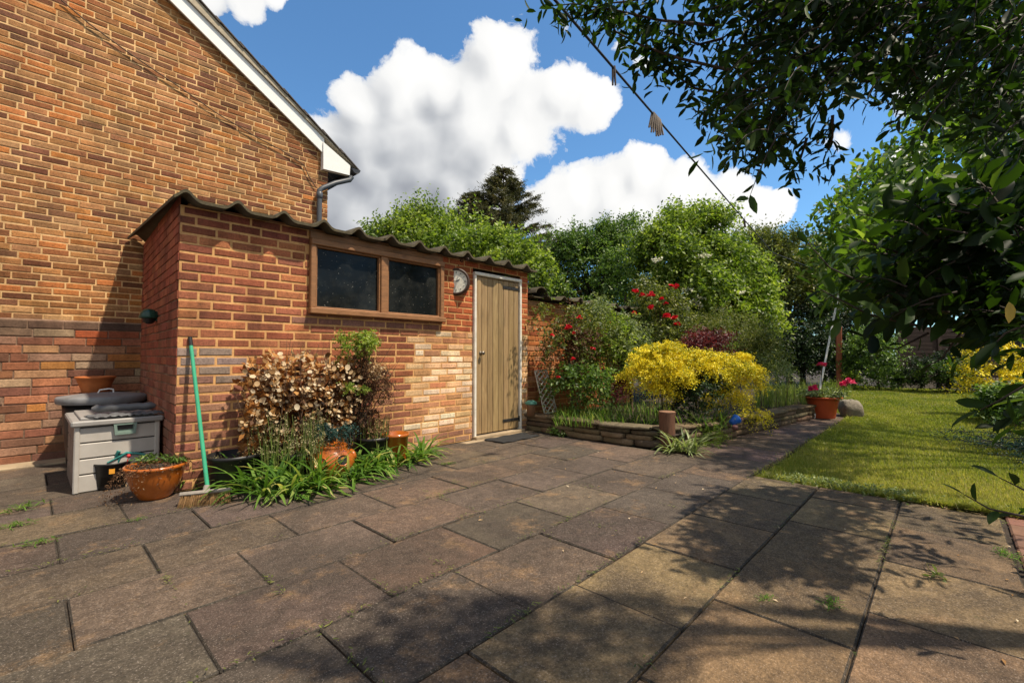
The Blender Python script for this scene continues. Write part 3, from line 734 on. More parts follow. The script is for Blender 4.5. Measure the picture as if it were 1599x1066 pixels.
# lawn
nx, ny = 120, 60; xs = np.linspace(4.02, 18, nx+1); vs = []; fs = []
for j in range(ny+1):
    for i, x in enumerate(xs):
        yt = 1.13 if x < 8.9 else 1.13+min(2.0, (x-8.9)*.6); yb = -2.2
        y = yb+(yt-yb)*j/ny
        z = -.012+.012*math.sin(x*2.1+y)+.01*math.sin(y*3.3-x)
        if j == ny or i == 0: z = -.035
        vs.append((x, y, z))
for j in range(ny):
    for i in range(nx): q = j*(nx+1)+i; fs.append((q, q+1, q+nx+2, q+nx+1))
mb = MB(); mb.add(vs, fs, 0, sm=True); struct(mb.build('lawn', lawnM))
mb = MB(); mb.add([(4.5, 2.0, .15), (9.3, 1.75, .15), (9.6, 4.0, .15), (4.5, 4.0, .15)], [(0, 1, 2, 3)]); mb.add([(9.3, 1.75, .15), (12, 2.2, .0), (12, 4.2, .0), (9.6, 4.0, .15)], [(0, 1, 2, 3)])
struct(mb.build('flower_bed', soilM))
# ================================================================= THINGS BY THE HOUSE WALL
# storage box
bx0, bx1, by0, by1, bh = .245, .70, 4.40, 5.12, .50
sb = thing('storage_box', ((bx0+bx1)/2, (by0+by1)/2, 0), 'grey beige plastic garden storage box with dark lid and sage latch', 'storage box')
def quadbox(mb, x0, x1, y0, y1, z0, z1, bev=.012, m=0): mb.box(((x0+x1)/2, (y0+y1)/2, (z0+z1)/2), (x1-x0, y1-y0, z1-z0), bev, None, m)
mb = MB(); n = 4; zs = [.0, .125, .235, .345, .455]
for i in range(n): quadbox(mb, bx0+.005*(0), bx1, by0-.004*(i % 2)*0+.0, by0+.02, zs[i]+.004, zs[i+1]-.004, .006)
quadbox(mb, bx0-.012, bx0+.02, by0-.010, by0+.02, .0, .47, .008); quadbox(mb, bx1-.02, bx1+.012, by0-.010, by0+.02, .0, .47, .008)
mb.build('front_panel', boxM, sb)
mb = MB(); quadbox(mb, bx0+.012, bx1-.012, by0+.021, by1-.02, .01, .46, .006); mb.build('bin_liner', blackP, sb)
mb = MB()
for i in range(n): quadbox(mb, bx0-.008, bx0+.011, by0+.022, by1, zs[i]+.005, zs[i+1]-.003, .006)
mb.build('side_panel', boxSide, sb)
mb = MB()
for i in range(n): quadbox(mb, bx1-.011, bx1+.008, by0+.022, by1, zs[i]+.005, zs[i+1]-.003, .006)
mb.build('side_panel', boxM, sb)
mb = MB(); quadbox(mb, bx0-.03, bx1+.03, by0-.03, by1+.02, .462, .502, .014); quadbox(mb, bx0+.02, bx1-.02, by0+.03, by1-.04, .503, .520, .01); mb.build('lid', M('lid_plastic', (.27, .255, .24), .5, .2, 7, 60, .15), sb)
lc = W(196, 668, by0-.02); mb = MB(); lw, lh = .135, .088
def latch(mb, cx, cz, w, h, t, y, d):
    poly = [(-w/2, h/2), (w/2, h/2), (w/2*.86, -h/2), (-w/2*.86, -h/2)]; inn = [(a*(1-2*t/w), b*(1-2*t/h)) for a, b in poly]
    vs = []
    for yy in (y, y-d):
        for a, b in poly: vs.append((cx+a, yy, cz+b))
        for a, b in inn: vs.append((cx+a, yy, cz+b))
    fs = []
    for i in range(4):
        j = (i+1) % 4; fs += [(8+i, 8+j, 12+j, 12+i), (i, j, 8+j, 8+i), (4+j, 4+i, 12+i, 12+j)]
    mb.add(vs, fs)
latch(mb, lc.x, lc.z, lw, lh, .018, by0-.004, .022); mb.box((lc.x, by0-.005, lc.z), (lw*.8, .006, lh*.75), .002); lt = mb.build('latch', latchM, sb)
mb = MB(); mb.box((lc.x, by0-.010, lc.z+.006), (lw*.62, .004, lh*.36), .001); mb.build('latch_recess', blackP, lt)
# rolled cover + folded sheet on the lid
mb = MB(); a, b = V((bx0+.09, 4.60, .565)), V((bx1+.0, 4.52, .568)); n = 14
mb.tube([a.lerp(b, i/n)+V((0, 0, .003*math.sin(i*2.1))) for i in range(n+1)], [.012 if i in (0,) else .028*(1+.04*math.sin(i*1.7)) if i < n else .014 for i in range(n+1)], 14, jit=.015)
roll = mb.build('rolled_cover', boxLid, None, (.5, 4.55, .53)); tagit(roll, 'dark grey rolled up cover lying on the storage box lid', 'rolled cover')
nx, ny = 24, 14; vs = []; fs = []
for j in range(ny+1):
    for i in range(nx+1):
        x = bx0+.07+.40*i/nx+.03*math.sin(j*.8); y = 4.385+.13*j/ny; vs.append((x, y, .526+.008*math.sin(i*.9+j)*math.sin(j*.7)+.006*math.sin(i*2.3)-(.0 if y > 4.4 else .004)))
for j in range(ny):
    for i in range(nx): q = j*(nx+1)+i; fs.append((q, q+1, q+nx+2, q+nx+1))
mb = MB(); mb.add(vs, fs, 0, sm=True); o = mb.build('folded_sheet', boxLid, None, (.45, 4.45, .523)); tagit(o, 'crumpled dark plastic sheet along the front of the storage box lid', 'plastic sheet')
o.modifiers.new('s', 'SOLIDIFY').thickness = .003
# dustbin
bc = W(162, 620, 5.56); bc.z = 0; zl = .575
dbn = thing('dustbin', bc, 'black dustbin with wide domed grey lid behind the storage box', 'dustbin')
mb = MB(); mb.lathe(bc, [(0, 0), (.22, 0), (.235, .02), (.275, zl-.03), (.27, zl-.03)], 36); mb.build('body', blackP, dbn)
mb = MB(); mb.lathe(bc, [(.31, zl-.035), (.318, zl-.02), (.318, zl+.012), (.31, zl+.025), (.24, zl+.035), (.1, zl+.05), (0, zl+.052)], 44); lid = mb.build('lid', lidM, dbn)
hc = bc+V((.0, -.03, zl+.05)); mb = MB(); mb.tube([hc+V((-.045, 0, -.006)), hc+V((-.03, 0, .026)), hc+V((.03, 0, .034)), hc+V((.06, 0, .028)), hc+V((.065, 0, -.006))], .006, 8); mb.build('lid_handle', whiteM, lid)
tb = W(149, 607, 5.74); tb.z = zl+.028
mb = MB(); mb.lathe(tb, [(0, 0), (.082, 0), (.088, .006), (.120, .10), (.137, .145), (.146, .148), (.146, .162), (.138, .164), (.128, .15), (.10, .06), (0, .04)], 40)
o = mb.build('terracotta_bowl', terraM, None, tb); tagit(o, 'plain terracotta bowl standing on the grey dustbin lid', 'plant pot')
# black bucket with teal tool
kc = G(171, 766); kc += V((.02, .10, 0)); kh = .19
bk = thing('black_bucket', kc, 'small black bucket with orange tag in front of the storage box', 'bucket')
mb = MB(); mb.lathe(kc, [(0, 0), (.082, 0), (.086, .008), (.104, kh-.014), (.110, kh-.012), (.110, kh), (.103, kh), (.09, .03), (0, .025)], 32); mb.build('body', blackP, bk)
vd = (EYE-kc); vd.z = 0; vd.normalize(); sdv = V((-vd.y, vd.x, 0))
mb = MB(); mb.box(kc+vd*.099+V((0, 0, .135))+sdv*.0, (.032, .004, .036), .001, Matrix.Rotation(math.atan2(vd.y, vd.x)+math.pi/2, 3, 'Z')); mb.build('tag', yellowT, bk)
mb = MB(); p = kc+V((.02, -.02, kh-.05)); mb.tube([p, p+V((.02, -.01, .08)), p+V((.055, -.02, .105)), p+V((.13, -.03, .09)), p+V((.16, -.035, .075))], [.011, .012, .010, .009, .012], 10); mb.tube([p+V((.01, 0, .05)), p+V((.0, -.02, .10)), p+V((.012, -.025, .125))], [.010, .011, .014], 8); mb.tube([p+V((-.05, -.02, .05)), p+V((.02, -.02, .085))], .006, 6)
o = mb.build('hand_tool', tealM, None, p); tagit(o, 'teal plastic hand tool poking out of the black bucket', 'garden tool')
mb = MB(); q = W(201, 712, 4.36); mb.lathe(q, [(0, -.012), (.010, -.008), (.013, .004), (.008, .014), (0, .016)], 12); mb.tube([q, q+V((-.01, .0, -.05))], .003, 6); o = mb.build('plant_marker', redT, None, q); tagit(o, 'small red knob on a stick beside the teal tool', 'plant marker')
q = G(141, 766); mb = MB(); mb.lathe(q, [(.026, 0), (.022, .012), (.008, .045), (0, .055)], 14, sx=1.2, sy=.7); o = mb.build('white_shell', whiteM, None, q); tagit(o, 'tiny white shell shaped cap on the paving by the storage box', 'shell')
# amber pot with dying plant
ac = G(235, 783)+V((.04, .10, 0)); ah = .225
pot = thing('amber_pot', ac, 'round amber glazed pot of withering trailing plants beside the broom', 'plant pot')
mb = MB(); mb.lathe(ac, [(0, 0), (.085, 0), (.095, .012), (.135, .08), (.158, .15), (.166, .195), (.176, .205), (.178, ah-.008), (.172, ah), (.158, ah-.002), (.15, ah-.03), (0, ah-.035)], 48)
mb.build('bowl', glazeM, pot)
mb = MB(); mb.lathe(ac, [(.150, ah-.028), (.08, ah-.012), (0, ah-.005)], 24); mb.build('soil', soilM, pot)
rng = np.random.default_rng(11)
n = 130; a = rng.uniform(0, 6.28, n); r = .15*np.sqrt(rng.uniform(0, 1, n)); P = np.stack([ac.x+r*np.cos(a), ac.y+r*np.sin(a), np.full(n, ah-.01)], -1)
Dr = np.stack([np.cos(a)*r*6, np.sin(a)*r*6, rng.uniform(.2, .8, n)], -1)
lf = LF(); tw = []
lf.add(*sprays(rng, P, Dr, rng.uniform(.04, .10, n), 7, .016, .010, .7)); lf.build('withered_stems', L_brown, pot)
n = 45; a = rng.uniform(-.6, 2.2, n); r = .14*np.sqrt(rng.uniform(0, 1, n)); P = np.stack([ac.x+r*np.cos(a), ac.y+r*np.sin(a), np.full(n, ah-.01)], -1)
lf = LF(); lf.add(*sprays(rng, P, np.stack([np.cos(a)*.6, np.sin(a)*.6, rng.uniform(.5, 1, n)], -1), rng.uniform(.05, .12, n), 7, .035, .012, .5)); lf.build('leaves', L_mid, pot)
lf = LF(); n = 40; a = rng.normal(3.6, .45, n); P = np.stack([ac.x+.165*np.cos(a), ac.y+.165*np.sin(a), np.full(n, ah)], -1)
lf.add(*sprays(rng, P, np.stack([np.cos(a)*.7, np.sin(a)*.7, np.full(n, -.35)], -1), rng.uniform(.06, .17, n), 9, .02, .006, .9)); lf.build('trailing_stems', L_brown, pot)

# broom
ht = W(297, 529, SY-.012); hb = G(324, 762, .06)
br = thing('broom', (hb.x, hb.y, 0), 'green handled broom leaning on the shed corner, bristles down', 'broom')
mb = MB(); mb.tube([hb, hb.lerp(ht, .5), ht], [.0135, .013, .012], 14); mb.build('handle', broomG, br)
mb = MB(); ax = (ht-hb).normalized(); mb.tube([ht-ax*.05, ht+ax*.012], .0135, 12); mb.build('hanging_cap', blackP, br)
b1, b2 = G(281, 772, .07), G(361, 765, .065); bd = (b2-b1); bl = bd.length; yaw = math.atan2(bd.y, bd.x); mid = (b1+b2)/2
rot = Matrix.Rotation(yaw, 3, 'Z') @ Matrix.Rotation(rad(-24), 3, 'X')
mb = MB(); mb.box(mid, (bl, .062, .024), .009, rot); mb.tube([mid+rot @ V((0, 0, .008)), mid+rot @ V((.0, 0, .045))], [.022, .017], 12); mb.build('head', broomW, br)
n = 420; u = rng.uniform(-.48, .48, n)*bl; v = rng.uniform(-.024, .024, n)
P = np.array([mid+rot @ V((a, b, -.010)) for a, b in zip(u, v)]); dirs = np.array([rot @ V((a*.35/bl, -.15+b*5+R_.uniform(-.1, .1), -1)) for a, b in zip(u, v)])
L = np.minimum(.085, (P[:, 2]-.004)/np.maximum(.2, -nrm(dirs)[:, 2]))
twigs(rng, P, dirs, L, .0022, 0.05, 'bristles', bristM, br)

# doormat
mc = G(796, 685); mb = MB(); ny, nx = 10, 16; vs = []; fs = []
for j in range(ny+1):
    for i in range(nx+1):
        x = 3.58+.60*i/nx; y = 3.52+.30*j/ny; e = .012*(i/nx > .85)*math.sin(j); vs.append((x+.01*math.sin(j*1.3), y+.008*math.sin(i*1.1), .012+.006*math.sin(i*.9+j*.6)*.5+max(0, e)))
for j in range(ny):
    for i in range(nx): q = j*(nx+1)+i; fs.append((q, q+1, q+nx+2, q+nx+1))
mb.add(vs, fs, 0, sm=True); o = mb.build('doormat', matM, None, (3.88, 3.67, 0)); tagit(o, 'worn black rubber mat lying in front of the plank door', 'doormat'); o.modifiers.new('s', 'SOLIDIFY').thickness = .008

# ================================================================= RAISED BED WALL, POST, SMALL THINGS
def wall_pts(t):  # centre line of the low wall: from the shed towards the camera, round the corner, along the path
    pts = [(4.52, 3.92), (4.50, 3.2), (4.50, 2.6), (4.55, 2.28), (4.80, 2.10), (5.2, 2.0), (6.2, 1.86), (7.4, 1.68), (8.35, 1.56)]
    d = [0]
    for a, b in zip(pts, pts[1:]): d.append(d[-1]+math.dist(a, b))
    t = max(0, min(t, d[-1])); i = max(k for k in range(len(d)-1) if d[k] <= t+1e-9); f = (t-d[i])/(d[i+1]-d[i])
    return (pts[i][0]+(pts[i+1][0]-pts[i][0])*f, pts[i][1]+(pts[i+1][1]-pts[i][1])*f), math.atan2(pts[i+1][1]-pts[i][1], pts[i+1][0]-pts[i][0]), d[-1]
TL = wall_pts(0)[2]
mb = MB(); spal = [(.155, .115, .068), (.13, .095, .058), (.18, .135, .085), (.105, .08, .052), (.20, .15, .09), (.15, .10, .06)]
zc = 0; 
for lay, (hh, dep) in enumerate(((.07, .20), (.055, .19), (.055, .18), (.038, .25))):
    t = R_.uniform(-.2, 0)
    while t < TL:
        l = R_.uniform(.18, .55) if lay < 3 else R_.uniform(.35, .8)
        if t > 1.2 and t < 3: l = min(l, .3)
        (cx, cy), an, _ = wall_pts(t+l/2); hz = hh*R_.uniform(.85, 1.08); off = R_.uniform(-.02, .02)
        mb.rock((cx-math.sin(an)*off, cy+math.cos(an)*off, zc+hh/2+R_.uniform(-.004, .004)), (l*1.02, dep*R_.uniform(.92, 1.08), hz), an+R_.uniform(-.03, .03), 0, pick(spal, .2), 16, 8, .07, .32)
        t += l
    zc += hh*.97
ow = mb.build('stone_wall', stoneM, None, (4.6, 2.3, 0)); tagit(ow, 'low dry stone wall of thin mossy slabs edging the raised flower bed', 'stone wall')
pc = G(1047, 703)+V((.06, .06, 0)); ph_ = .385
post = thing('wooden_post', pc, 'stubby reddish brown log post standing at the corner of the stone wall', 'post')
mb = MB(); mb.tube([pc+V((0, 0, -.01)), pc+V((.004, 0, .1)), pc+V((-.003, .002, .25)), pc+V((0, 0, ph_-.006))], [.078, .079, .080, .083], 20, jit=.05); mb.build('log', postM, post)
mb = MB(); mb.lathe(pc+V((0, 0, ph_-.006)), [(.084, 0), (.08, .006), (.04, .008), (0, .007)], 20); mb.build('sawn_top', postTop, post)
# lattice panel leaning on the bed
la, lb_, lc_, ld = W(835, 579, 3.93), W(846, 578, 3.93), G(868, 642, .2), G(852, 646, .2)
lp_ = thing('lattice_panel', (lb_+lc_)/2, 'narrow faded white lattice panel leaning on the brickwork right of the door', 'lattice panel')
top0, top1, bot1, bot0 = la, lb_+V((.10, 0, 0)), lc_+V((.02, 0, 0)), ld-V((.02, 0, 0))
mb = MB()
def LP(u, v): return (top0.lerp(top1, u)).lerp(bot0.lerp(bot1, u), v)
for u in (0, 1): mb.tube([LP(u, 0), LP(u, 1)], .010, 6)
for v in (0, 1): mb.tube([LP(0, v), LP(1, v)], .010, 6)
mb.build('frame', lattM, lp_); mb = MB()
for i in range(-2, 9):
    a0 = i/8; 
    for s in (1, -1):
        p = []
        for u in np.linspace(0, 1, 9):
            v = a0+s*u*.28+(0 if s > 0 else .28)
            if 0 <= v <= 1: p.append(LP(float(u), float(v)))
        if len(p) > 1: mb.tube([p[0], p[-1]], .009, 5)
mb.build('lattice', lattM, lp_)
gc = W(829, 640, 3.8); gc.z = .215; gcp = thing('capped_pot', gc, 'little brown pot with a teal cap on the wall end beside the door', 'pot')
mb = MB(); mb.lathe(gc, [(0, 0), (.05, 0), (.05, .10), (.062, .13), (.0, .132)], 20); mb.build('pot', M('brown_clay', (.20, .10, .05), .8), gcp)
mb = MB(); mb.lathe(gc, [(.066, .131), (.078, .14), (.07, .165), (.03, .182), (0, .184)], 20); mb.build('cap', M('pale_teal_cap', (.09, .25, .19), .5), gcp)
# blue glazed object in the bed
bp = D(1146, 657, 5.02); rot = Matrix.Rotation(rad(65), 3, 'Y') @ Matrix.Rotation(rad(20), 3, 'X'); mb = MB()
bo = thing('blue_pot', bp, 'small bright blue pot lying on its side among the bed plants', 'plant pot')
mb.lathe(bp, [(0, -.045), (.03, -.045), (.05, .035), (.055, .04), (.054, .05), (.048, .048), (.028, -.03), (0, -.034)], 24, rot=rot); mb.build('body', blueM, bo)
mb = MB(); mb.rock(bp+V((-.06, -.03, -.06)), (.10, .06, .05), .3, 0, (.3, .1, .08)); mb.build('saucer', M('brown_saucer', (.12, .045, .04), .5), bo)

# washing line, pegs, prop, far post
pA, pB = D(868, 2, 2.6), D(1206, 394, 10.5); far = G(1311, 607)
ext = pA-(pB-pA)*.12
def linept(f): p = pA.lerp(pB, f); p.z -= .22*4*f*(1-f)*.0; return p
line = MB(); line.tube([ext, pA]+[linept(i/12) for i in range(1, 13)]+[pB.lerp(V((far.x, far.y, 3.2)), .9)], .0085, 8)
o = line.build('washing_line', lineM, None, pA); tagit(o, 'thin dark washing line strung diagonally across the sky', 'washing line')
def onl(px, py):
    best = min((abs((lambda q: (q-EYE).dot(Rt)/(q-EYE).dot(Fw)*FPX+799.5-px)(linept(f/400))), f/400) for f in range(401)); return linept(best[1]), best[1]
def peg(mb, p, ang, ln=.075, w=.010, dark=0):
    d = (Rt*math.sin(ang)+V((0, 0, -1))).normalized(); a = Rt
    for s in (-1, 1):
        q0 = p+a*s*.006+V((0, 0, .014)); mb.tube([q0, q0+d*.03, q0+d*(ln+.014)+a*s*.004], [w*.5, w*.55, w*.4], 5, 0)
    mb.tube([p-a*.010, p+a*.010], .008, 6)
def pegthing(name, px, py, label, specs, mat):
    p, f = onl(px, py)
    if len(specs) == 1:
        mb = MB(); peg(mb, p, *specs[0]); o = mb.build(name, mat, None, p); tagit(o, label, 'clothes peg', 'pegs on the washing line'); return
    for i, s in enumerate(specs):
        mb = MB(); q = linept(f+(i-len(specs)/2)*.0032); peg(mb, q, *s); o = mb.build(name, mat, None, q); tagit(o, label, 'clothes peg', 'bunched pegs on the washing line')
pegthing('clothes_peg', 959, 118, 'dark clothes peg highest on the washing line, near the leafy twigs', [(.02, .125, .017)], pegD)
pegthing('clothes_peg', 1025, 200, 'weathered grey peg in the bunch hanging halfway along the line', [(-.20, .12, .022), (-.11, .15, .020), (-.04, .13, .022), (.03, .16, .020), (.08, .14, .022), (.18, .13, .020)], pegM)
pegthing('clothes_peg', 1162, 348, 'single dark peg lowest on the line, above the green shrubs', [(.1, .13, .02)], pegD)
pr0, pr1 = G(1271, 653), D(1316, 425, 7.6)
mb = MB(); mb.tube([pr0, pr0.lerp(pr1, .5), pr1], [.017, .015, .013], 10); mb.tube([pr1, pr1+(pr1-pr0).normalized()*.05+V((.02, 0, 0))], .008, 6); o = mb.build('line_prop', poleM, None, pr0); tagit(o, 'thin white clothes line prop leaning beside the flower pot', 'line prop')
mb = MB(); f2 = far+V((.02, 0, 0)); mb.box(f2+V((0, 0, .86)), (.13, .13, 1.8), .012, Matrix.Rotation(rad(20), 3, 'Z') @ Matrix.Rotation(rad(-2.2), 3, 'Y')); mb.box(f2+V((-.035, 0, 1.765)), (.17, .17, .03), .008); o = mb.build('washing_post', rustPost, None, f2); tagit(o, 'square red brown post standing at the far end of the lawn', 'post')
# flower pot with pink flowers, rock, block
fc = G(1295, 654)+V((.10, .10, 0)); fh = .315
fp = thing('flower_pot', fc, 'red plastic pot of grey green leaves and pink flowers at the path end', 'plant pot')
mb = MB(); mb.lathe(fc, [(0, 0), (.155, 0), (.16, .008), (.165, .02), (.205, fh-.07), (.212, fh-.06), (.215, fh-.015), (.262, fh-.008), (.265, fh+.012), (.25, fh+.014), (.20, fh-.03), (0, fh-.04)], 44); mb.build('pot', redpotM, fp)
mb = MB(); mb.lathe(fc, [(.2, fh-.032), (.1, fh-.01), (0, fh)], 20); mb.build('soil', soilM, fp)
rng = np.random.default_rng(5); n = 150; a = rng.uniform(0, 6.28, n); r = .17*np.sqrt(rng.uniform(0, 1, n)); P = np.stack([fc.x+r*np.cos(a), fc.y+r*np.sin(a), np.full(n, fh-.02)], -1)
lf = LF(); lf.add(*sprays(rng, P, np.stack([np.cos(a)*r*5, np.sin(a)*r*5, rng.uniform(.5, 1.1, n)], -1), rng.uniform(.10, .27, n), 9, .065, .024, .3)); lf.build('leaves', L_grey, fp)
def flower(c, r, mat, parent, rng, name='flower', n=16):
    th = rng.uniform(0, 6.28, n); ph = rng.uniform(-.2, 1.3, n); Dd = np.stack([np.cos(th)*np.cos(ph), np.sin(th)*np.cos(ph), np.sin(ph)], -1)
    B = np.array(c)+Dd*r*.15; N = np.array([0, 0, 1.])+rng.normal(0, .4, (n, 3)); lf = LF(); lf.add(B, Dd, N, np.full(n, r)*rng.uniform(.75, 1.1, n), np.full(n, r*.95), rng.uniform(.1, .9, n))
    return lf.build(name, mat, parent, c if parent is None else (0, 0, 0), 'petal')
mb = MB()
for (px, py, s) in ((1271, 609, .075), (1283, 571, .065), (1318, 601, .07), (1327, 598, .075)):
    p = D(px, py, 6.72); flower(p, s, P_pink, fp, rng); q = V((fc.x+(p.x-fc.x)*.4, fc.y+(p.y-fc.y)*.4, fh)); mb.tube([q, q.lerp(p, .5)+V((0, 0, .03)), p], .005, 5)
mb.build('flower_stems', L_stalk, fp)
rc_ = G(1324, 652)+V((.25, .0, 0)); mb = MB(); mb.rock(rc_+V((0, 0, .11)), (.42, .30, .30), .4, 0, (.22, .19, .15), 18, 12, .14, .7); o = mb.build('boulder', stoneM, None, rc_); tagit(o, 'rounded grey boulder at the lawn edge behind the red flower pot', 'boulder')
bcx = G(1258, 650)+V((.15, .1, 0)); mb = MB(); mb.box(bcx+V((0, 0, .10)), (.30, .16, .20), .012, Matrix.Rotation(rad(20), 3, 'Z'), 0, (.17, .11, .08), .01); o = mb.build('stone_block', stoneM, None, bcx); tagit(o, 'dark squared stone block ending the low wall by the flower pot', 'stone block')

# fence at the end of the garden
def fence(a, b, h, name, label, np_=5):
    a, b = V(a), V(b); L = (b-a).length; yaw = math.atan2(b.y-a.y, b.x-a.x); rot = Matrix.Rotation(yaw, 3, 'Z')
    f = thing(name, (a+b)/2, label, 'fence'); n = int(h/.15)
    for k in range(np_):
        q = a.lerp(b, k/(np_-1)); mb = MB(); mb.box(q+V((0, 0, h/2)), (.10, .10, h+.1), .008, rot); mb.build('post', fenceM, f)
    for k in range(np_-1):
        p, q = a.lerp(b, k/(np_-1)), a.lerp(b, (k+1)/(np_-1)); w = (q-p).length-.11; c = (p+q)/2
        mb = MB(); mb.box(c+V((0, 0, .14)), (w, .05, .30), .006, rot); mb.build('gravel_board', gravelM, f)
        mb = MB()
        for i in range(n):
            z = .32+i*(h-.34)/n+.07; mb.box(c+V((0, 0, z))+rot @ V((0, -.006*(i % 2), 0)), (w, .018, .16), .003, rot @ Matrix.Rotation(rad(5), 3, 'X'))
        mb.build('panel', fenceM, f)
    return f
fa, fb = G(1405, 605.5), G(1660, 607)
fence((fa.x, fa.y, 0), (fb.x, fb.y, 0), 1.8, 'timber_fence', 'dark overlapping timber fence with pale concrete boards along the lawn end', 5)
# ================================================================= VEGETATION
def vx(px): return px/FPX
def mktree(name, label, cat, seed, base, parts, trunk=None, group=None, origin=None):
    """parts: list of (partname, mat, [(px,py,depth,rx,ry,rz_depth,nl,lr,ns,L,k,ll,lw,droop)...]); trunk: (radius, mat, n limbs)"""
    rng = np.random.default_rng(seed)
    t = thing(name, base, label, cat, group)
    allP = []
    for (pn, mat, bl) in parts:
        lf = LF()
        for (px, py, d, rx, ry, rd, nl, lr, ns, L, k, ll, lw, dr) in bl:
            c = D(px, py, d); P, o, tn = lobes(rng, c, (rd, rd, ry/FPX*d), nl, lr, ns)
            # ellipsoid width across the view, in world axes: use the mean of both horizontal radii
            P = np.array(c)+(P-np.array(c))*np.array([rx/FPX*d/rd*.5+.5, rx/FPX*d/rd*.5+.5, 1])
            P[:, 2] = np.maximum(P[:, 2], base[2]+.03); allP.append(P)
            lf.add(*sprays(rng, P, o, L*rng.uniform(.6, 1.3, ns)*np.where(rng.uniform(0, 1, ns) < .12, 1.4, 1.0), k, ll, lw, dr, tone=np.clip(.48+tn+rng.normal(0, .09, ns), .05, .95)))
        lf.build(pn, mat, t)
    if trunk and cat in ('tree', 'bush'):
        A = np.concatenate(allP); i = rng.integers(0, len(A), min(500, len(A)//3)); cc_ = A.mean(0); dd_ = nrm(A[i]-cc_+np.array([0, 0, .3])); twigs(rng, A[i]-dd_*.15, dd_+rng.normal(0, .2, dd_.shape), rng.uniform(.35, .6, len(i)), .007, .1, 'twigs', twigM, t)
    if trunk:
        r, mt, nl = trunk; A = np.concatenate(allP); cx, cy, cz = A.mean(0); h = cz-base[2]; mb = MB(); b = V(base)
        top = V((b.x*.6+cx*.4, b.y*.6+cy*.4, b.z+h*.75))
        mb.tube([b-V((0, 0, .05)), b+V((.03, .02, h*.3)), top], [r, r*.8, r*.55], 9, jit=.1)
        for i in range(nl):
            e = V(A[rng.integers(len(A))]); m = top.lerp(e, .5)+V((0, 0, .12*(e-top).length)); mb.tube([b+(top-b)*rng.uniform(.45, .95), m, e], [r*.42, r*.25, r*.06], 6, jit=.1)
        mb.build('trunk' if cat == 'tree' else 'stems', mt, t)
    return t
def gb(px, d, z=-.03): q = D(px, 555, d); return (q.x, q.y, z)

# ---- behind the shed
mktree('leafy_tree', 'bright green bushy tree rising behind the shed roof, left of the conifer', 'tree', 21, gb(670, 9.5),
    [('crown', L_bright, [(655, 388, 9.5, 64, 36, 1.0, 26, .34, 1150, .34, 8, .085, .05, .15), (612, 382, 9.7, 26, 20, .5, 7, .5, 300, .3, 8, .08, .045, .1), (658, 350, 9.4, 22, 18, .4, 8, .45, 190, .34, 8, .075, .042, -.1), (715, 385, 9.2, 55, 34, .7, 12, .45, 750, .32, 8, .085, .05, .2)])], (.09, barkM, 14))
mktree('ivy', 'bright green leafy climber tumbling over the right end of the corrugated shed roof', 'climbing plant', 22, (5.4, 5.6, 0),
    [('foliage', L_bright, [(760, 395, 8.0, 52, 22, .6, 12, .5, 620, .25, 8, .07, .045, .3), (812, 408, 7.3, 40, 22, .5, 10, .5, 560, .22, 8, .065, .042, .4), (838, 424, 6.5, 16, 24, .2, 7, .6, 240, .18, 8, .055, .036, .9), (800, 394, 6.6, 30, 8, .25, 5, .6, 120, .16, 8, .05, .034, .3)])], (.04, barkM, 8))
def conifer(name, label, seed, px, pyt, d, H_, rmax, mat, n_wh):
    rng = np.random.default_rng(seed); top = D(px, pyt, d); b = V((top.x, top.y, -.05)); t = thing(name, b, label, 'tree', 'conifers behind the shed')
    mb = MB(); mb.tube([b, b.lerp(top, .5), top], [.16, .09, .012], 8, jit=.06); lf = LF()
    for i in range(n_wh):
        f = (i/n_wh)**.85; z = top.z-.12-f*H_; rr = .10+rmax*f**1.0
        for k in range(rng.integers(5, 8)):
            a = rng.uniform(0, 6.28); L = rr*rng.uniform(.6, 1.25); e = rng.uniform(.25, .6)*(1-f*.7); d0 = np.array([math.cos(a), math.sin(a), e])
            p0 = V((top.x, top.y, z)); p1 = p0+V(d0)*L*.6; p2 = p0+V(d0)*L+V((0, 0, -.08*L+.10*L))
            mb.tube([p0, p1, p2], [.02+.01*f, .012, .004], 4, cap=False)
            ns = int(14+L*42); s = rng.uniform(.12, 1, ns); P = np.array([p0.lerp(p2, float(q)) for q in s])
            sd_ = np.array([-math.sin(a), math.cos(a), 0.]); dirs = d0*.8+sd_*rng.choice([-1, 1], ns)[:, None]*rng.uniform(.3, .9, ns)[:, None]+np.array([0, 0, -.12])
            lf.add(*sprays(rng, P, dirs, rng.uniform(.16, .32, ns)*(1.15-.4*s), 10, .085, .022, .35, spread=.6, tone=np.clip(rng.normal(.42, .16, ns), 0, 1)))
            lf.add(*sprays(rng, np.array([p2]), np.array([d0]), np.array([.25]), 10, .07, .016, .1, spread=.45))
    mb.build('trunk', barkM, t); lf.build('crown', mat, t)
conifer('conifer', 'tall dark ragged conifer with a pointed tip behind the shed', 31, 786, 262, 15, 4.9, 2.9, L_conif, 36)
conifer('conifer', 'shorter dark conifer top just left of the tall pointed one', 32, 738, 300, 14.4, 3.6, 2.0, L_conif, 26)
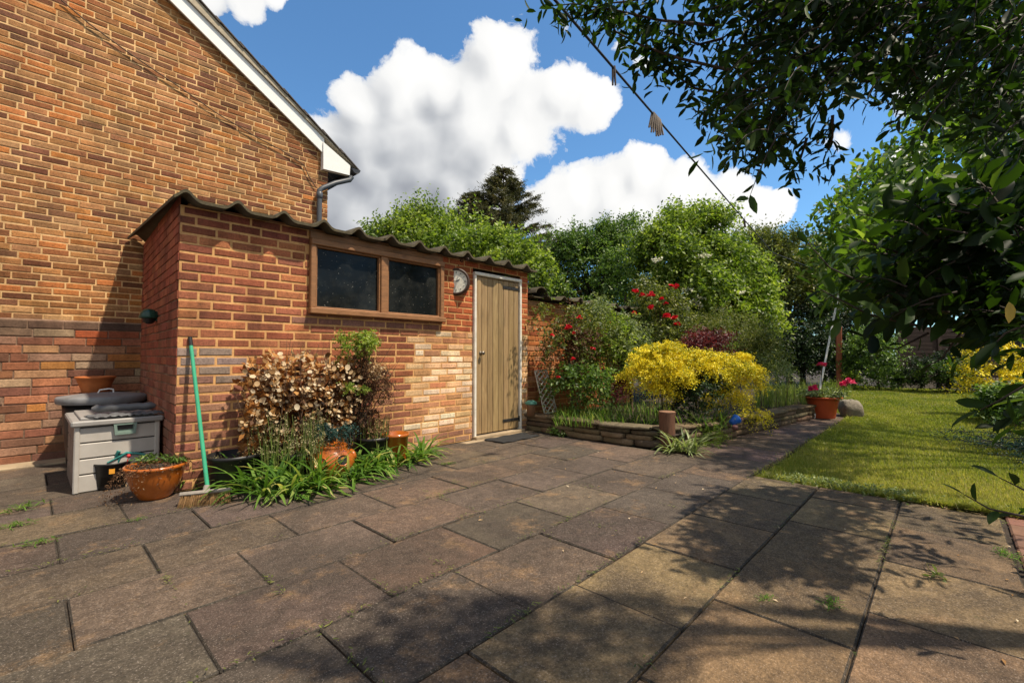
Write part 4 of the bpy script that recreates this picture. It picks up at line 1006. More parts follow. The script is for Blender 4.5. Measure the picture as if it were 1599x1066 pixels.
def baretree(name, label, seed, px, py, d, n):
    rng = np.random.default_rng(seed); b = V(gb(px, d)); c = D(px, py, d); t = thing(name, b, label, 'tree'); mb = MB()
    mb.tube([b, (b+c)/2, c], [.07, .05, .03], 6); P = np.repeat(np.array([c]), n, 0)-np.array([0, 0, .4])*rng.uniform(0, 1.5, (n, 1)); dr = nrm(rng.normal(0, 1, (n, 3))*np.array([1, 1, .45])+np.array([0, 0, .75]))
    L = rng.uniform(.6, 1.5, n); mb.build('trunk', barkM, t); twigs(rng, P, dr, L, .014, .1, 'branches', twigM, t)
    q = P+dr*(L*.7)[:, None]; dr2 = dr+rng.normal(0, .5, (n, 3)); lf = LF(); lf.add(*sprays(rng, q, dr2, rng.uniform(.3, .7, n), 8, .05, .025, .3)); lf.build('crown', L_conif, t)
baretree('twiggy_tree', 'dark thin twiggy tree between the conifer and the green bushes', 33, 862, 395, 13.5, 110)
mktree('round_tree', 'mid green rounded tree behind the lower outbuilding roof', 'tree', 23, gb(925, 12.5),
    [('crown', L_mid, [(925, 432, 12.5, 62, 62, 1.1, 26, .36, 2600, .32, 8, .085, .048, .2), (955, 385, 12.6, 40, 26, .7, 9, .45, 500, .34, 8, .08, .045, 0), (890, 402, 12.4, 30, 34, .6, 9, .45, 520, .3, 8, .08, .045, .1), (990, 400, 12.8, 36, 40, .7, 9, .45, 600, .32, 8, .085, .045, .1)])], (.10, barkM, 14))
elder = mktree('elder_bush', 'large bright lime green elder bush dotted with creamy flower heads', 'bush', 24, gb(1080, 10.5),
    [('foliage', L_bright, [(1085, 455, 10.5, 88, 78, 1.35, 40, .30, 5200, .34, 8, .10, .055, .28), (1060, 372, 10.6, 56, 26, .9, 12, .4, 700, .36, 8, .09, .05, -.05), (1120, 375, 10.4, 30, 28, .5, 7, .45, 300, .36, 8, .09, .05, -.1), (1165, 470, 10.3, 26, 55, .55, 10, .45, 800, .32, 8, .10, .055, .3), (1010, 425, 10.4, 30, 40, .55, 8, .45, 500, .3, 8, .09, .05, .2)])], (.08, barkM, 14))
rng = np.random.default_rng(44)
for (px, py) in ((1058, 466), (1075, 455), (1083, 474), (1094, 468), (1090, 480), (1153, 459), (1127, 484), (1025, 408), (1067, 483), (1101, 402)):
    c = D(px, py, 8.95); n = 34; a = rng.uniform(0, 6.28, n); r = .12*np.sqrt(rng.uniform(0, 1, n)); B = np.array(c)+np.stack([r*np.cos(a), r*np.sin(a), .03-r*.2+rng.uniform(0, .03, n)], -1)
    lf = LF(); lf.add(B, rng.normal(0, 1, (n, 3)), np.array([0, 0, 1.])+rng.normal(0, .3, (n, 3)), np.full(n, .05), np.full(n, .045), rng.uniform(0, 1, n)); lf.build('flower_head', P_white, elder)
# ---- trees and hedge at the end of the garden
for i, (px, py, d, rx, ry, lab) in enumerate(((1180, 455, 17, 48, 75, 'olive tree with thin top right behind the lime green elder bush'), (1232, 440, 16, 50, 62, 'olive green tree directly under the far end of the washing line'), (1300, 465, 16.5, 48, 62, 'olive green tree behind the white line prop'))):
    mktree('olive_green_tree', lab, 'tree', 50+i, gb(px, d), [('crown', L_olive, [(px, py, d, rx, ry, 1.2, 26, .36, 2300, .4, 8, .11, .06, .2), (px-14, py-ry*.8, d, rx*.4, ry*.3, .6, 6, .5, 200, .45, 8, .10, .055, -.1), (px+20, py-ry*.75, d, rx*.35, ry*.3, .6, 6, .5, 160, .45, 8, .10, .055, -.1)])], (.12, barkM, 12), 'trees at the garden end')
def hedge(name, label, seed, a, b, h, w, n, mat, z0=-.03, ll=.09):
    rng = np.random.default_rng(seed); a, b = np.array(a), np.array(b); t = thing(name, tuple((a+b)/2), label, 'hedge')
    u = rng.uniform(0, 1, n); ax = nrm(b-a); sd_ = np.array([-ax[1], ax[0], 0]); th = rng.uniform(-.2, 3.34, n); lump = 1+.18*np.sin(u*23+th*2)+.12*np.sin(u*51)
    r = rng.uniform(.55, 1, n)**.5*lump; P = a+(b-a)*u[:, None]+sd_*(np.cos(th)*r*w)[:, None]; P[:, 2] = z0+np.clip(.04+h*(.5+.5*np.sin(th)*r)*rng.uniform(.1, 1.03, n)**.7, .03, None)
    o = sd_*np.cos(th)[:, None]+np.array([0, 0, .5])+rng.normal(0, .35, (n, 3)); lf = LF(); lf.add(*sprays(rng, P, o, rng.uniform(.2, .42, n), 8, ll, ll*.5, .25, tone=np.clip(.45+.2*np.sin(u*17+3*th)+rng.normal(0, .1, n), 0, 1))); lf.build('foliage', mat, t)
    mb = MB()
    for k in range(int(np.linalg.norm(b-a)/1.1)+1):
        q = V(a.lerp(b, .5)) if False else V(tuple(a+(b-a)*rng.uniform(.02, .98))); mb.tube([q-V((0, 0, .05)), q+V((.05, .05, h*.5)), q+V((rng.uniform(-.3, .3), rng.uniform(-.2, .2), h*.85))], [.05, .04, .015], 6)
    mb.build('stems', barkM, t); return t
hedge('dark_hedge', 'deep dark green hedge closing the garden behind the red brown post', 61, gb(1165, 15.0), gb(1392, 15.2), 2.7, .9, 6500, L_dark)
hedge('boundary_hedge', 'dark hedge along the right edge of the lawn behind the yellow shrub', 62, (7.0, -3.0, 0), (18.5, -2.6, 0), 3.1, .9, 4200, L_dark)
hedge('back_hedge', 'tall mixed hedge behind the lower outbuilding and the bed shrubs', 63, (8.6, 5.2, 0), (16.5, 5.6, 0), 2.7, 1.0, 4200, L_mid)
mktree('small_shrub', 'small leafy shrub lit at the foot of the dark hedge, near the fence', 'shrub', 64, gb(1372, 12.8), [('foliage', L_mid, [(1368, 560, 12.8, 24, 32, .6, 12, .45, 620, .25, 8, .08, .045, .2), (1385, 592, 13.0, 26, 12, .5, 8, .5, 280, .2, 8, .07, .04, .2)])], (.02, barkM, 6))
mktree('low_shrub', 'low pale green shrub at the lawn end left of the small leafy shrub', 'shrub', 65, gb(1338, 13.6), [('foliage', L_bright, [(1335, 598, 13.6, 26, 8, .5, 8, .5, 220, .2, 8, .07, .04, .2)])])
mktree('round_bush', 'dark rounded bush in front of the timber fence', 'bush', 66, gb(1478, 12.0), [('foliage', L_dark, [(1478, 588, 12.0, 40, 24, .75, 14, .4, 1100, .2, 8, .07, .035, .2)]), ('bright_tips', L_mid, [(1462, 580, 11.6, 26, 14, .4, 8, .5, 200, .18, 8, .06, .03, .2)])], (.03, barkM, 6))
mktree('yellow_shrub', 'golden yellow shrub at the right edge of the lawn', 'shrub', 67, gb(1556, 7.2), [('foliage', L_gold, [(1553, 588, 7.2, 24, 50, .40, 16, .4, 560, .18, 8, .05, .024, .4)])], (.02, barkM, 6))
mktree('hydrangea_bush', 'leafy mid green bush in front of the yellow shrub', 'bush', 68, gb(1575, 6.4), [('foliage', L_mid, [(1580, 640, 6.4, 34, 22, .35, 12, .45, 420, .2, 8, .065, .038, .3)])])
# flat juniper at the lawn's right
rng = np.random.default_rng(70); jc = G(1580, 712); t = thing('juniper', jc, 'dark spreading juniper lying flat on the right side of the lawn', 'shrub'); n = 260
a = rng.uniform(0, 6.28, n); P = np.array(jc)+np.stack([rng.normal(.25, .28, n), rng.normal(-.15, .24, n), rng.uniform(.03, .16, n)], -1); lf = LF(); lf.add(*sprays(rng, P, np.stack([np.cos(a), np.sin(a), rng.uniform(-.05, .35, n)], -1), rng.uniform(.2, .42, n), 16, .03, .008, .15, spread=.5)); lf.build('foliage', L_teal, t)
twigs(rng, P[:60], np.stack([np.cos(a), np.sin(a), np.full(n, .15)], -1)[:60], np.full(60, .3), .004, .15, 'stems', twigM, t)

# ---- raised bed
def fl(c, s, mat, parent, rng): return flower(c, s, mat, parent, rng)
rose = mktree('climbing_rose', 'straggling climbing rose with few red blooms against the orange brickwork', 'climbing rose', 71, (5.1, 3.7, .12), [('foliage', L_olive, [(884, 540, 5.9, 24, 50, .24, 12, .36, 170, .17, 7, .045, .026, .4), (915, 520, 6.2, 34, 40, .34, 12, .36, 230, .18, 7, .045, .026, .4), (846, 505, 5.75, 8, 20, .10, 5, .5, 34, .14, 7, .04, .024, .4)]), ('lower_leaves', L_mid, [(914, 602, 5.7, 36, 26, .34, 12, .40, 290, .18, 7, .05, .03, .4)]), ('old_leaves', L_brown, [(886, 545, 5.9, 30, 55, .26, 12, .45, 110, .16, 7, .04, .02, .4), (915, 540, 6.0, 18, 32, .2, 7, .5, 160, .15, 7, .04, .022, .4)])], (.02, twigB, 26))
rng = np.random.default_rng(72)
for (px, py, s) in ((888, 513, .052), (897, 521, .03), (895, 562, .04), (862, 524, .028), (1003, 462, .04), (905, 497, .038), (925, 545, .034), (872, 590, .03)): fl(D(px, py, 5.55), s, P_red, rose, rng)
mktree('grey_green_shrub', 'tall soft grey green shrub in the middle of the raised bed', 'shrub', 73, (6.0, 3.3, .12), [('foliage', L_grey, [(958, 545, 6.6, 40, 58, .45, 18, .36, 700, .22, 9, .05, .022, .45), (930, 500, 6.7, 22, 20, .2, 7, .5, 150, .22, 9, .045, .02, .3)]), ('fresh_leaves', L_bright, [(955, 560, 6.3, 42, 50, .4, 16, .4, 420, .2, 8, .05, .026, .4)])], (.025, twigB, 14))
rose2 = mktree('red_rose_bush', 'tall rose bush with clustered red blooms in front of the elder', 'rose bush', 74, (7.2, 3.4, .12), [('foliage', L_olive, [(1030, 495, 7.6, 40, 42, .42, 16, .4, 560, .2, 7, .055, .034, .3), (1040, 535, 7.4, 36, 28, .4, 12, .42, 400, .2, 7, .055, .034, .3), (1015, 462, 7.6, 20, 18, .2, 7, .5, 110, .2, 7, .05, .032, .1)])], (.02, twigB, 16))
for (px, py, s) in ((992, 457, .062), (1016, 462, .066), (1052, 449, .075), (1034, 468, .05), (1017, 482, .06), (990, 490, .045), (1040, 475, .045), (1042, 495, .066), (1054, 498, .06), (1057, 508, .055)): fl(D(px, py, 7.1), s, P_red, rose2, rng)
gold = mktree('golden_shrub', 'brilliant golden yellow feathery shrub mounding over the raised bed', 'shrub', 75, (5.5, 2.45, .12),
    [('foliage', L_gold, [(1032, 562, 5.4, 42, 20, .34, 14, .38, 1150, .11, 10, .026, .012, .45), (1003, 588, 5.3, 22, 20, .2, 9, .42, 420, .11, 10, .026, .012, .5), (1056, 588, 5.25, 26, 16, .22, 9, .42, 420, .11, 10, .026, .012, .5), (1035, 612, 5.3, 26, 10, .2, 8, .45, 170, .11, 10, .026, .012, .6), (1082, 572, 5.3, 34, 20, .30, 11, .4, 700, .11, 10, .026, .012, .45), (1120, 572, 5.4, 38, 16, .32, 12, .38, 900, .11, 10, .026, .012, .45), (1160, 596, 5.35, 24, 22, .22, 10, .42, 480, .11, 10, .026, .012, .55), (1138, 622, 5.4, 24, 12, .2, 8, .45, 240, .11, 10, .026, .012, .7), (1176, 648, 5.6, 14, 12, .16, 7, .5, 110, .12, 9, .026, .012, .8)])], (.022, twigB, 22))
mktree('dark_undershrub', 'dark green leafy plant tucked under the golden shrub behind the log post', 'plant', 76, (5.25, 2.3, .12), [('foliage', L_dark, [(1096, 610, 5.2, 22, 20, .2, 10, .42, 240, .13, 8, .045, .02, .3), (1062, 634, 5.3, 18, 12, .2, 7, .45, 90, .12, 8, .04, .02, .3)])])
mktree('maroon_shrub', 'fine maroon leaved shrub behind the golden shrub', 'shrub', 77, (6.6, 2.6, .12), [('foliage', L_maroon, [(1112, 545, 6.4, 44, 17, .4, 14, .4, 520, .16, 9, .04, .016, .3)])], (.015, twigB, 8))
mktree('maroon_seedling', 'small crimson leaved acer at the left end of the golden shrub', 'shrub', 78, (5.0, 2.7, .12), [('foliage', L_maroon, [(975, 605, 5.35, 9, 13, .07, 5, .5, 60, .09, 8, .04, .018, .7)])])
mktree('broom_shrub', 'green whippy upright shrub behind the maroon leaved one', 'shrub', 79, (7.2, 2.5, .12), [('foliage', L_olive, [(1130, 525, 7.0, 54, 26, .5, 16, .4, 520, .3, 12, .035, .010, .1), (1185, 548, 7.1, 30, 30, .3, 10, .42, 300, .24, 10, .05, .018, .5)])], (.015, twigB, 10))
mktree('fern_shrub', 'pale arching leafy shrub at the right end of the bed, against the dark hedge', 'shrub', 80, (8.2, 2.6, .1), [('foliage', L_grey, [(1195, 575, 8.0, 26, 24, .35, 10, .45, 240, .28, 10, .05, .018, .6)])], (.015, twigB, 8))
# grasses and stalks in the bed
rng = np.random.default_rng(81)
def gpts(rng, px0, px1, py0, py1, n, z): return np.array([list(G(rng.uniform(px0, px1), rng.uniform(py0, py1), z)) for _ in range(n)])
def grassy(name, label, cat, B, Lr, lean, w, seed, mat, kind=None, curl=.7, trange=(.2, .9)):
    rng = np.random.default_rng(seed); n = len(B); o = blades(rng, B, rng.uniform(0, 6.28, n), rng.uniform(Lr[0], Lr[1], n), rng.uniform(lean[0], lean[1], n), w*rng.uniform(.7, 1.3, n), rng.uniform(trange[0], trange[1], n), name, mat, None, tuple(B.mean(0)), curl=curl)
    return tagit(o, label, cat, None, kind)
grassy('bed_grass', 'tufty green grass growing behind the low stone wall', 'grass', gpts(rng, 866, 1050, 638, 668, 1000, .16), (.10, .24), (.05, .6), .008, 82, L_strap, 'stuff')
grassy('tall_grass', 'pale seeding grass filling the right end of the raised bed', 'grass', np.concatenate([gpts(rng, 1180, 1275, 622, 640, 900, .13), gpts(rng, 1190, 1330, 610, 622, 500, .05)]), (.16, .38), (.0, .35), .008, 83, L_tall, 'stuff', curl=.35)
grassy('bed_foliage', 'strappy leaves crowding the bed corner under the golden shrub', 'plants', gpts(rng, 1060, 1150, 655, 672, 150, .16), (.15, .30), (.2, .9), .014, 84, L_mid, 'stuff')
st = thing('seed_stalks', G(1010, 655, .16), 'row of pale bare allium stalks in front of the golden shrub', 'plant')
B = gpts(rng, 968, 1056, 655, 664, 26, .15); up = np.stack([rng.normal(0, .06, 26), rng.normal(0, .06, 26), np.ones(26)], -1); twigs(rng, B, up, rng.uniform(.28, .42, 26), .006, 0, 'stalks', L_stalk, st)
lf = LF(); lf.add(*sprays(rng, B+up*.33, up, np.full(26, .06), 12, .02, .01, 0, upn=.2)); lf.build('seed_heads', L_brown, st)
st = thing('grass_stalks', G(1225, 640, .1), 'few dark dry stalks standing up among the seeding grass', 'plant')
B = gpts(rng, 1185, 1262, 630, 642, 9, .12); up = np.stack([rng.normal(0, .08, 9), rng.normal(0, .08, 9), np.ones(9)], -1); twigs(rng, B, up, rng.uniform(.35, .6, 9), .006, 0, 'stalks', twigB, st)
lf = LF(); lf.add(*sprays(rng, B+up*.4, up, np.full(9, .10), 10, .03, .012, 0, upn=.2)); lf.build('seed_heads', L_stalk, st)

# ---- strap-leaved clumps, ferns, weeds
def clump(name, label, seed, spots, nper, L, w, lean=(.25, 1.15), mat=L_strap, az=None, cat='plant', stalks=None, z=0.0, group=None):
    rng = np.random.default_rng(seed); B = []; A = []
    for (px, py) in spots:
        c = np.array(G(px, py, z))
        for k in range(nper): a = rng.uniform(0, 6.28) if az is None else rng.normal(az[0], az[1]); B.append(c+np.array([math.cos(a), math.sin(a), 0])*rng.uniform(0, .05)+rng.normal(0, .02, 3)*np.array([1, 1, 0])); A.append(a)
    B = np.array(B); n = len(B); t = thing(name, tuple(B.mean(0)*np.array([1, 1, 0])+np.array([0, 0, z])), label, cat, group)
    blades(rng, B, np.array(A), rng.uniform(L[0], L[1], n), rng.uniform(lean[0], lean[1], n), w*rng.uniform(.65, 1.25, n), np.clip(rng.normal(.5, .2, n)+.4*(rng.uniform(0, 1, n) < .07), .05, 1), 'leaves', mat, t, seg=7, curl=1.05)
    if stalks:
        px0, px1, py0, py1, n, h0, h1 = stalks; S = gpts(rng, px0, px1, py0, py1, n, 0); up = np.stack([rng.normal(0, .10, n), rng.normal(0, .10, n), np.ones(n)], -1); L_ = rng.uniform(h0, h1, n)
        twigs(rng, S, up, L_, .0055, .02, 'seed_stalks', L_tall, t); k = 2
        lf = LF(); m = n*3; i = np.repeat(np.arange(n), 3); f = rng.uniform(.62, .98, m); lf.add(*sprays(rng, S[i]+nrm(up)[i]*(L_[i]*f)[:, None], rng.normal(0, 1, (m, 3))+np.array([0, 0, .9]), rng.uniform(.03, .075, m), 6, .016, .009, 0, tone=rng.uniform(.2, .9, m))); lf.build('seed_pods', L_stalk if stalks[-1] > .5 else L_brown, t)
    return t
clump('bluebell_clump', 'big sprawling clump of strappy green leaves with seed stalks beside the broom', 91, ((385, 768), (415, 776), (448, 772), (480, 764), (505, 764), (548, 752), (430, 760)), 40, (.24, .44), .027, lean=(.3, 1.25), group='strappy leaf clumps along the shed', stalks=(395, 505, 745, 766, 150, .30, .56))
clump('bluebell_clump', 'strappy green clump with brown seed stalks right of the orange strawberry pot', 92, ((562, 740), (588, 736), (615, 730), (640, 722), (658, 714)), 40, (.22, .40), .026, lean=(.3, 1.25), group='strappy leaf clumps along the shed', stalks=(548, 604, 716, 732, 110, .28, .46))
clump('bluebell_clump', 'small leafy clump between the amber pot and the broom handle', 93, ((288, 756), (300, 754)), 30, (.14, .28), .026, group='strappy leaf clumps along the shed')
clump('lily_clump', 'grey green strappy plant sprawling at the foot of the log post', 94, ((1068, 706), (1080, 708), (1052, 706)), 22, (.18, .36), .024, mat=L_grey)
mktree('fern', 'bright feathery fern at the foot of the wall right of the log post', 'fern', 95, tuple(G(1108, 705)), [('fronds', L_bright, [(1108, 690, 5.0, 22, 15, .17, 9, .5, 190, .13, 12, .022, .008, .4)])])
mktree('weed', 'small creeping weed at the base of the stone wall near the door', 'weed', 96, tuple(G(878, 686)), [('leaves', L_mid, [(878, 680, 5.5, 14, 7, .11, 6, .5, 80, .08, 7, .022, .015, .2)])])
# ---- plants against the shed
kp_ = D(366, 742, 3.33); kp_.z = 0
b1_ = thing('black_pot', kp_, 'wide black plastic pot of bare soil behind the strappy clump by the broom', 'plant pot')
mb = MB(); mb.lathe(kp_, [(0, 0), (.135, 0), (.14, .01), (.165, .22), (.178, .225), (.178, .25), (.168, .25), (.16, .2), (0, .195)], 36); mb.build('pot', blackP, b1_)
mb = MB(); mb.lathe(kp_, [(.16, .201), (.1, .212), (0, .216)], 24); mb.build('soil', soilM, b1_)
rng = np.random.default_rng(97); n = 14; a = rng.uniform(0, 6.28, n); P = np.array(kp_)+np.stack([.1*np.cos(a), .1*np.sin(a), np.full(n, .21)], -1); lf = LF(); lf.add(*sprays(rng, P, np.stack([np.cos(a), np.sin(a), np.full(n, .6)], -1), rng.uniform(.06, .14, n), 6, .03, .01, .5)); lf.build('sprouts', L_stalk, b1_)
sp_ = W(517, 725, 3.50); sp_.z = 0; sw = thing('strawberry_pot', sp_, 'glossy orange strawberry pot with side holes by the shed wall', 'plant pot')
mb = MB(); mb.lathe(sp_, [(0, 0), (.10, 0), (.11, .01), (.15, .07), (.178, .13), (.165, .19), (.125, .225), (.115, .25), (.122, .262), (.115, .268), (.10, .25), (0, .24)], 44); mb.build('body', glazeM, sw)
vd = V((EYE.x-sp_.x, EYE.y-sp_.y, 0)).normalized(); va = math.atan2(vd.y, vd.x)
for da_, z, tilt in ((-.45, .155, 0), (.5, .165, 0), (1.9, .165, 0), (-1.6, .165, 0)):
    a = va+da_; n_ = V((math.cos(a), math.sin(a), .25)).normalized(); rot = n_.to_track_quat('Z', 'Y').to_matrix(); mb = MB(); q = sp_+V((math.cos(a)*.158, math.sin(a)*.158, z))
    mb.lathe(q, [(.054, -.02), (.057, .012), (.052, .022), (.043, .012)], 20, sx=1, sy=.8, rot=rot); lip = mb.build('hole_lip', glazeM, sw); mb = MB(); mb.lathe(q+n_*.012, [(.045, 0), (0, .0)], 20, sx=1, sy=.8, rot=rot); mb.build('hole', blackP, lip)
mktree('trailing_sedum', 'dark blue green trailing plant draped over the strawberry pot', 'plant', 98, (sp_.x, sp_.y, .24), [('foliage', L_teal, [(503, 676, 3.5, 17, 13, .09, 8, .5, 130, .06, 9, .016, .007, .8), (532, 674, 3.55, 15, 10, .08, 7, .5, 110, .06, 9, .016, .007, .8)])])
for (px, Y, hh, rr, lab, mt, nm) in ((460, 3.66, .22, .13, 'black plastic pot hidden behind the seed stalks, left of the orange strawberry pot', blackP, 'black_pot'), (582, 3.68, .25, .14, 'black plastic pot between the orange strawberry pot and the tall amber pot', blackP, 'black_pot'), (617, 3.62, .262, .115, 'straight sided amber glazed pot behind the seed stalks, nearest the pale bricks', glazeM, 'amber_pot')):
    q = W(px, 700, Y); q.z = 0; p_ = thing(nm, q, lab, 'plant pot'); mb = MB(); mb.lathe(q, [(0, 0), (rr*.85, 0), (rr*.88, .01), (rr, hh-.03), (rr*1.07, hh-.028), (rr*1.07, hh), (rr, hh), (rr*.95, hh-.05), (0, hh-.055)], 32); mb.build('pot', mt, p_); mb = MB(); mb.lathe(q, [(rr*.94, hh-.05), (0, hh-.03)], 20); mb.build('soil', soilM, p_)
# dried hydrangea
hx0, hx1 = W(385, 600, 3.7).x, W(545, 600, 3.7).x; rng = np.random.default_rng(99)
hy = thing('dried_hydrangea', (1.5, 3.72, 0), 'bush of papery cream and rust coloured dead flower heads against the shed wall', 'shrub'); lf = LF(); lb = LF()
n = 620; px = rng.uniform(378, 560, n); py = 548+rng.uniform(0, 1, n)**.9*125; 
keep = (py > 548+28*np.abs((px-470)/95)**3) & (py < 690); px, py = px[keep], py[keep]
P = np.array([list(W(a, b, rng.uniform(3.50, 3.88))) for a, b in zip(px, py)]); n = len(P); big = rng.uniform(0, 1, n) < .62
lf.add(P[big], rng.normal(0, 1, (big.sum(), 3))+np.array([0, -.5, -.2]), np.array([.2, -1, .4])+rng.normal(0, .5, (big.sum(), 3)), rng.uniform(.030, .056, big.sum()), rng.uniform(.020, .044, big.sum()), np.clip(rng.normal(.62, .25, big.sum()), 0, 1))
i = np.repeat(np.nonzero(big)[0][:170], 4); lf.add(P[i]+rng.normal(0, .018, (len(i), 3)), rng.normal(0, 1, (len(i), 3)), np.array([.2, -1, .4])+rng.normal(0, .5, (len(i), 3)), rng.uniform(.02, .036, len(i)), rng.uniform(.014, .028, len(i)), np.clip(rng.normal(.75, .2, len(i)), 0, 1))
lf.build('dried_heads', L_dry, hy, tmpl='round')
Pb = np.array([list(W(a, b, rng.uniform(3.62, 3.9))) for a, b in zip(rng.uniform(385, 590, 260), rng.uniform(575, 700, 260))]); lb.add(*sprays(rng, Pb, rng.normal(0, 1, (260, 3))+np.array([0, -.3, .3]), rng.uniform(.05, .12, 260), 6, .05, .032, .5, tone=np.clip(rng.normal(.5, .2, 260), 0, 1))); lb.build('dead_leaves', L_brown, hy)
lr_ = LF(); Pr = np.array([list(W(a, b, rng.uniform(3.66, 3.9))) for a, b in zip(rng.uniform(383, 545, 330), rng.uniform(560, 690, 330))]); lr_.add(*sprays(rng, Pr, rng.normal(0, 1, (330, 3))+np.array([0, -.4, .2]), rng.uniform(.05, .1, 330), 5, .06, .045, .5, tone=np.clip(rng.normal(.5, .2, 330), 0, 1))); lr_.build('rust_leaves', L_rust, hy)
ns = 46; S = np.stack([rng.uniform(1.25, 1.95, ns), rng.uniform(3.62, 3.86, ns), np.zeros(ns)], -1); up = np.stack([rng.normal(0, .30, ns), rng.normal(0, .05, ns), np.ones(ns)], -1); twigs(rng, S, up, rng.uniform(.7, 1.12, ns), .006, .02, 'stems', twigB, hy)
# leggy shrub with a green tuft on top
bsx = W(563, 600, 3.72).x
mktree('tufted_shrub', 'leggy brown shrub with a bright green leafy ball on top', 'shrub', 100, (bsx, 3.72, 0), [('green_tuft', L_bright, [(563, 541, 3.95, 25, 20, .13, 12, .42, 260, .06, 8, .024, .015, .3), (535, 566, 3.95, 6, 10, .04, 4, .5, 24, .05, 7, .02, .012, .3), (553, 610, 3.8, 20, 7, .08, 6, .5, 60, .05, 7, .018, .011, .3)]), ('brown_foliage', L_brown, [(560, 590, 3.98, 32, 38, .14, 14, .42, 520, .08, 9, .018, .008, .4), (592, 600, 4.0, 18, 22, .1, 8, .45, 170, .08, 8, .022, .012, .4), (520, 620, 3.9, 24, 40, .1, 9, .45, 260, .08, 8, .02, .010, .4)]), ('pale_seed_heads', L_dry, [(596, 594, 3.9, 14, 18, .08, 7, .5, 70, .05, 5, .018, .012, .3)])], (.014, twigB, 26))
rng = np.random.default_rng(101); ns = 16; S = np.array([[bsx, 3.74, .55]]).repeat(ns, 0)+rng.normal(0, .05, (ns, 3)); up = np.stack([rng.normal(.35, .45, ns), rng.normal(0, .08, ns), np.ones(ns)], -1)
bs_ = thing('bare_twigs', (bsx+.05, 3.74, 0), 'dark bare twigs sticking up around the green leafy ball', 'twigs'); twigs(rng, S, up, rng.uniform(.35, .55, ns), .005, .02, 'twigs', twigM, bs_); S2 = S.copy(); S2[:, 2] = 0; twigs(rng, S2, (S-S2), S[:, 2]-S2[:, 2], .006, 0, 'stems', twigM, bs_)
# ================================================================= OVERHANGING TREE, FOREGROUND SHRUBS, LAWN GRASS
def inpoly(x, y, poly):
    c = np.zeros(len(x), bool); n = len(poly)
    for i in range(n):
        (x1, y1), (x2, y2) = poly[i], poly[(i+1) % n]
        c ^= ((y1 > y) != (y2 > y)) & (x < (x2-x1)*(y-y1)/(y2-y1+1e-9)+x1)
    return c
def polypts(rng, poly, d0, d1, n):
    xs = [p[0] for p in poly]; ys_ = [p[1] for p in poly]; out = []
    while len(out) < n:
        x = rng.uniform(min(xs), max(xs), 4*n); y = rng.uniform(min(ys_), max(ys_), 4*n); k = inpoly(x, y, poly)
        out += [list(D(a, b, rng.uniform(d0, d1))) for a, b in zip(x[k], y[k])]
    return np.array(out[:n])
def polybranch(rng, mb, lf, pts, r, step, ll, lw, tone=.5, droop=.3, upn=.8):
    pts = [V(p) for p in pts]; mb.tube(pts, [r*(1-.75*i/(len(pts)-1)) for i in range(len(pts))], 6)
    B = []; Dd = []
    tot = 0
    for a, b in zip(pts, pts[1:]):
        L = (b-a).length; k = max(1, int(L/step)); ax = (b-a).normalized(); s1 = ax.orthogonal().normalized(); s2 = ax.cross(s1)
        for i in range(k):
            tot += 1; an = tot*2.4+rng.uniform(-.4, .4); rd = s1*math.cos(an)+s2*math.sin(an); B.append(a.lerp(b, (i+.5)/k)); Dd.append(ax*.6+rd*.9+V((0, 0, -droop)))
    B.append(pts[-1]); Dd.append((pts[-1]-pts[-2]).normalized())
    n = len(B); lf.add(np.array(B), np.array(Dd), np.array([0, 0, upn])+rng.normal(0, .4, (n, 3)), ll*rng.uniform(.75, 1.15, n), lw*rng.uniform(.8, 1.15, n), np.clip(rng.normal(tone, .15, n), 0, 1))
rng = np.random.default_rng(201)
KS = .45; tb_ = V((3.1, -1.35, -.04)); ov = thing('overhanging_tree', tb_, 'dark evergreen tree whose leafy boughs hang into the top right sky', 'tree')
fork = tb_+V((-.25, .15, 1.9)); mb = MB(); mb.tube([tb_, tb_+V((-.08, .06, .9)), fork], [.12, .10, .08], 12, jit=.06)
P1 = [(1130, -60), (1170, 50), (1140, 110), (1150, 160), (1180, 200), (1200, 235), (1225, 235), (1250, 215), (1285, 160), (1335, 112), (1400, 120), (1470, 150), (1640, 200), (1700, -160), (1130, -160)]
Pts = polypts(rng, P1, 2.0*KS, 3.3*KS, 1000); lf = LF()
o = nrm(Pts-np.array(fork))+np.array([-.15, .1, -.45])+rng.normal(0, .35, Pts.shape)
lf.add(*sprays(rng, Pts, o, KS*rng.uniform(.16, .30, len(Pts)), 9, .082*KS, .030*KS, .35, spread=.85, tone=np.clip(rng.normal(.5, .16, len(Pts)), 0, 1)))
twigs(rng, Pts, o, KS*rng.uniform(.16, .28, len(Pts)), .0024, .35, 'twigs', twigM, ov)
PT = [(1230, -60), (1300, -330), (1900, -330), (1900, 150), (1640, 150), (1640, -60)]
Pt = polypts(rng, PT, 1.9*KS, 2.8*KS, 40); ot = nrm(Pt-np.array(fork))+rng.normal(0, .4, Pt.shape); lf.add(*sprays(rng, Pt, ot, KS*rng.uniform(.18, .32, len(Pt)), 9, .085*KS, .031*KS, .3, tone=np.clip(rng.normal(.55, .16, len(Pt)), 0, 1)))
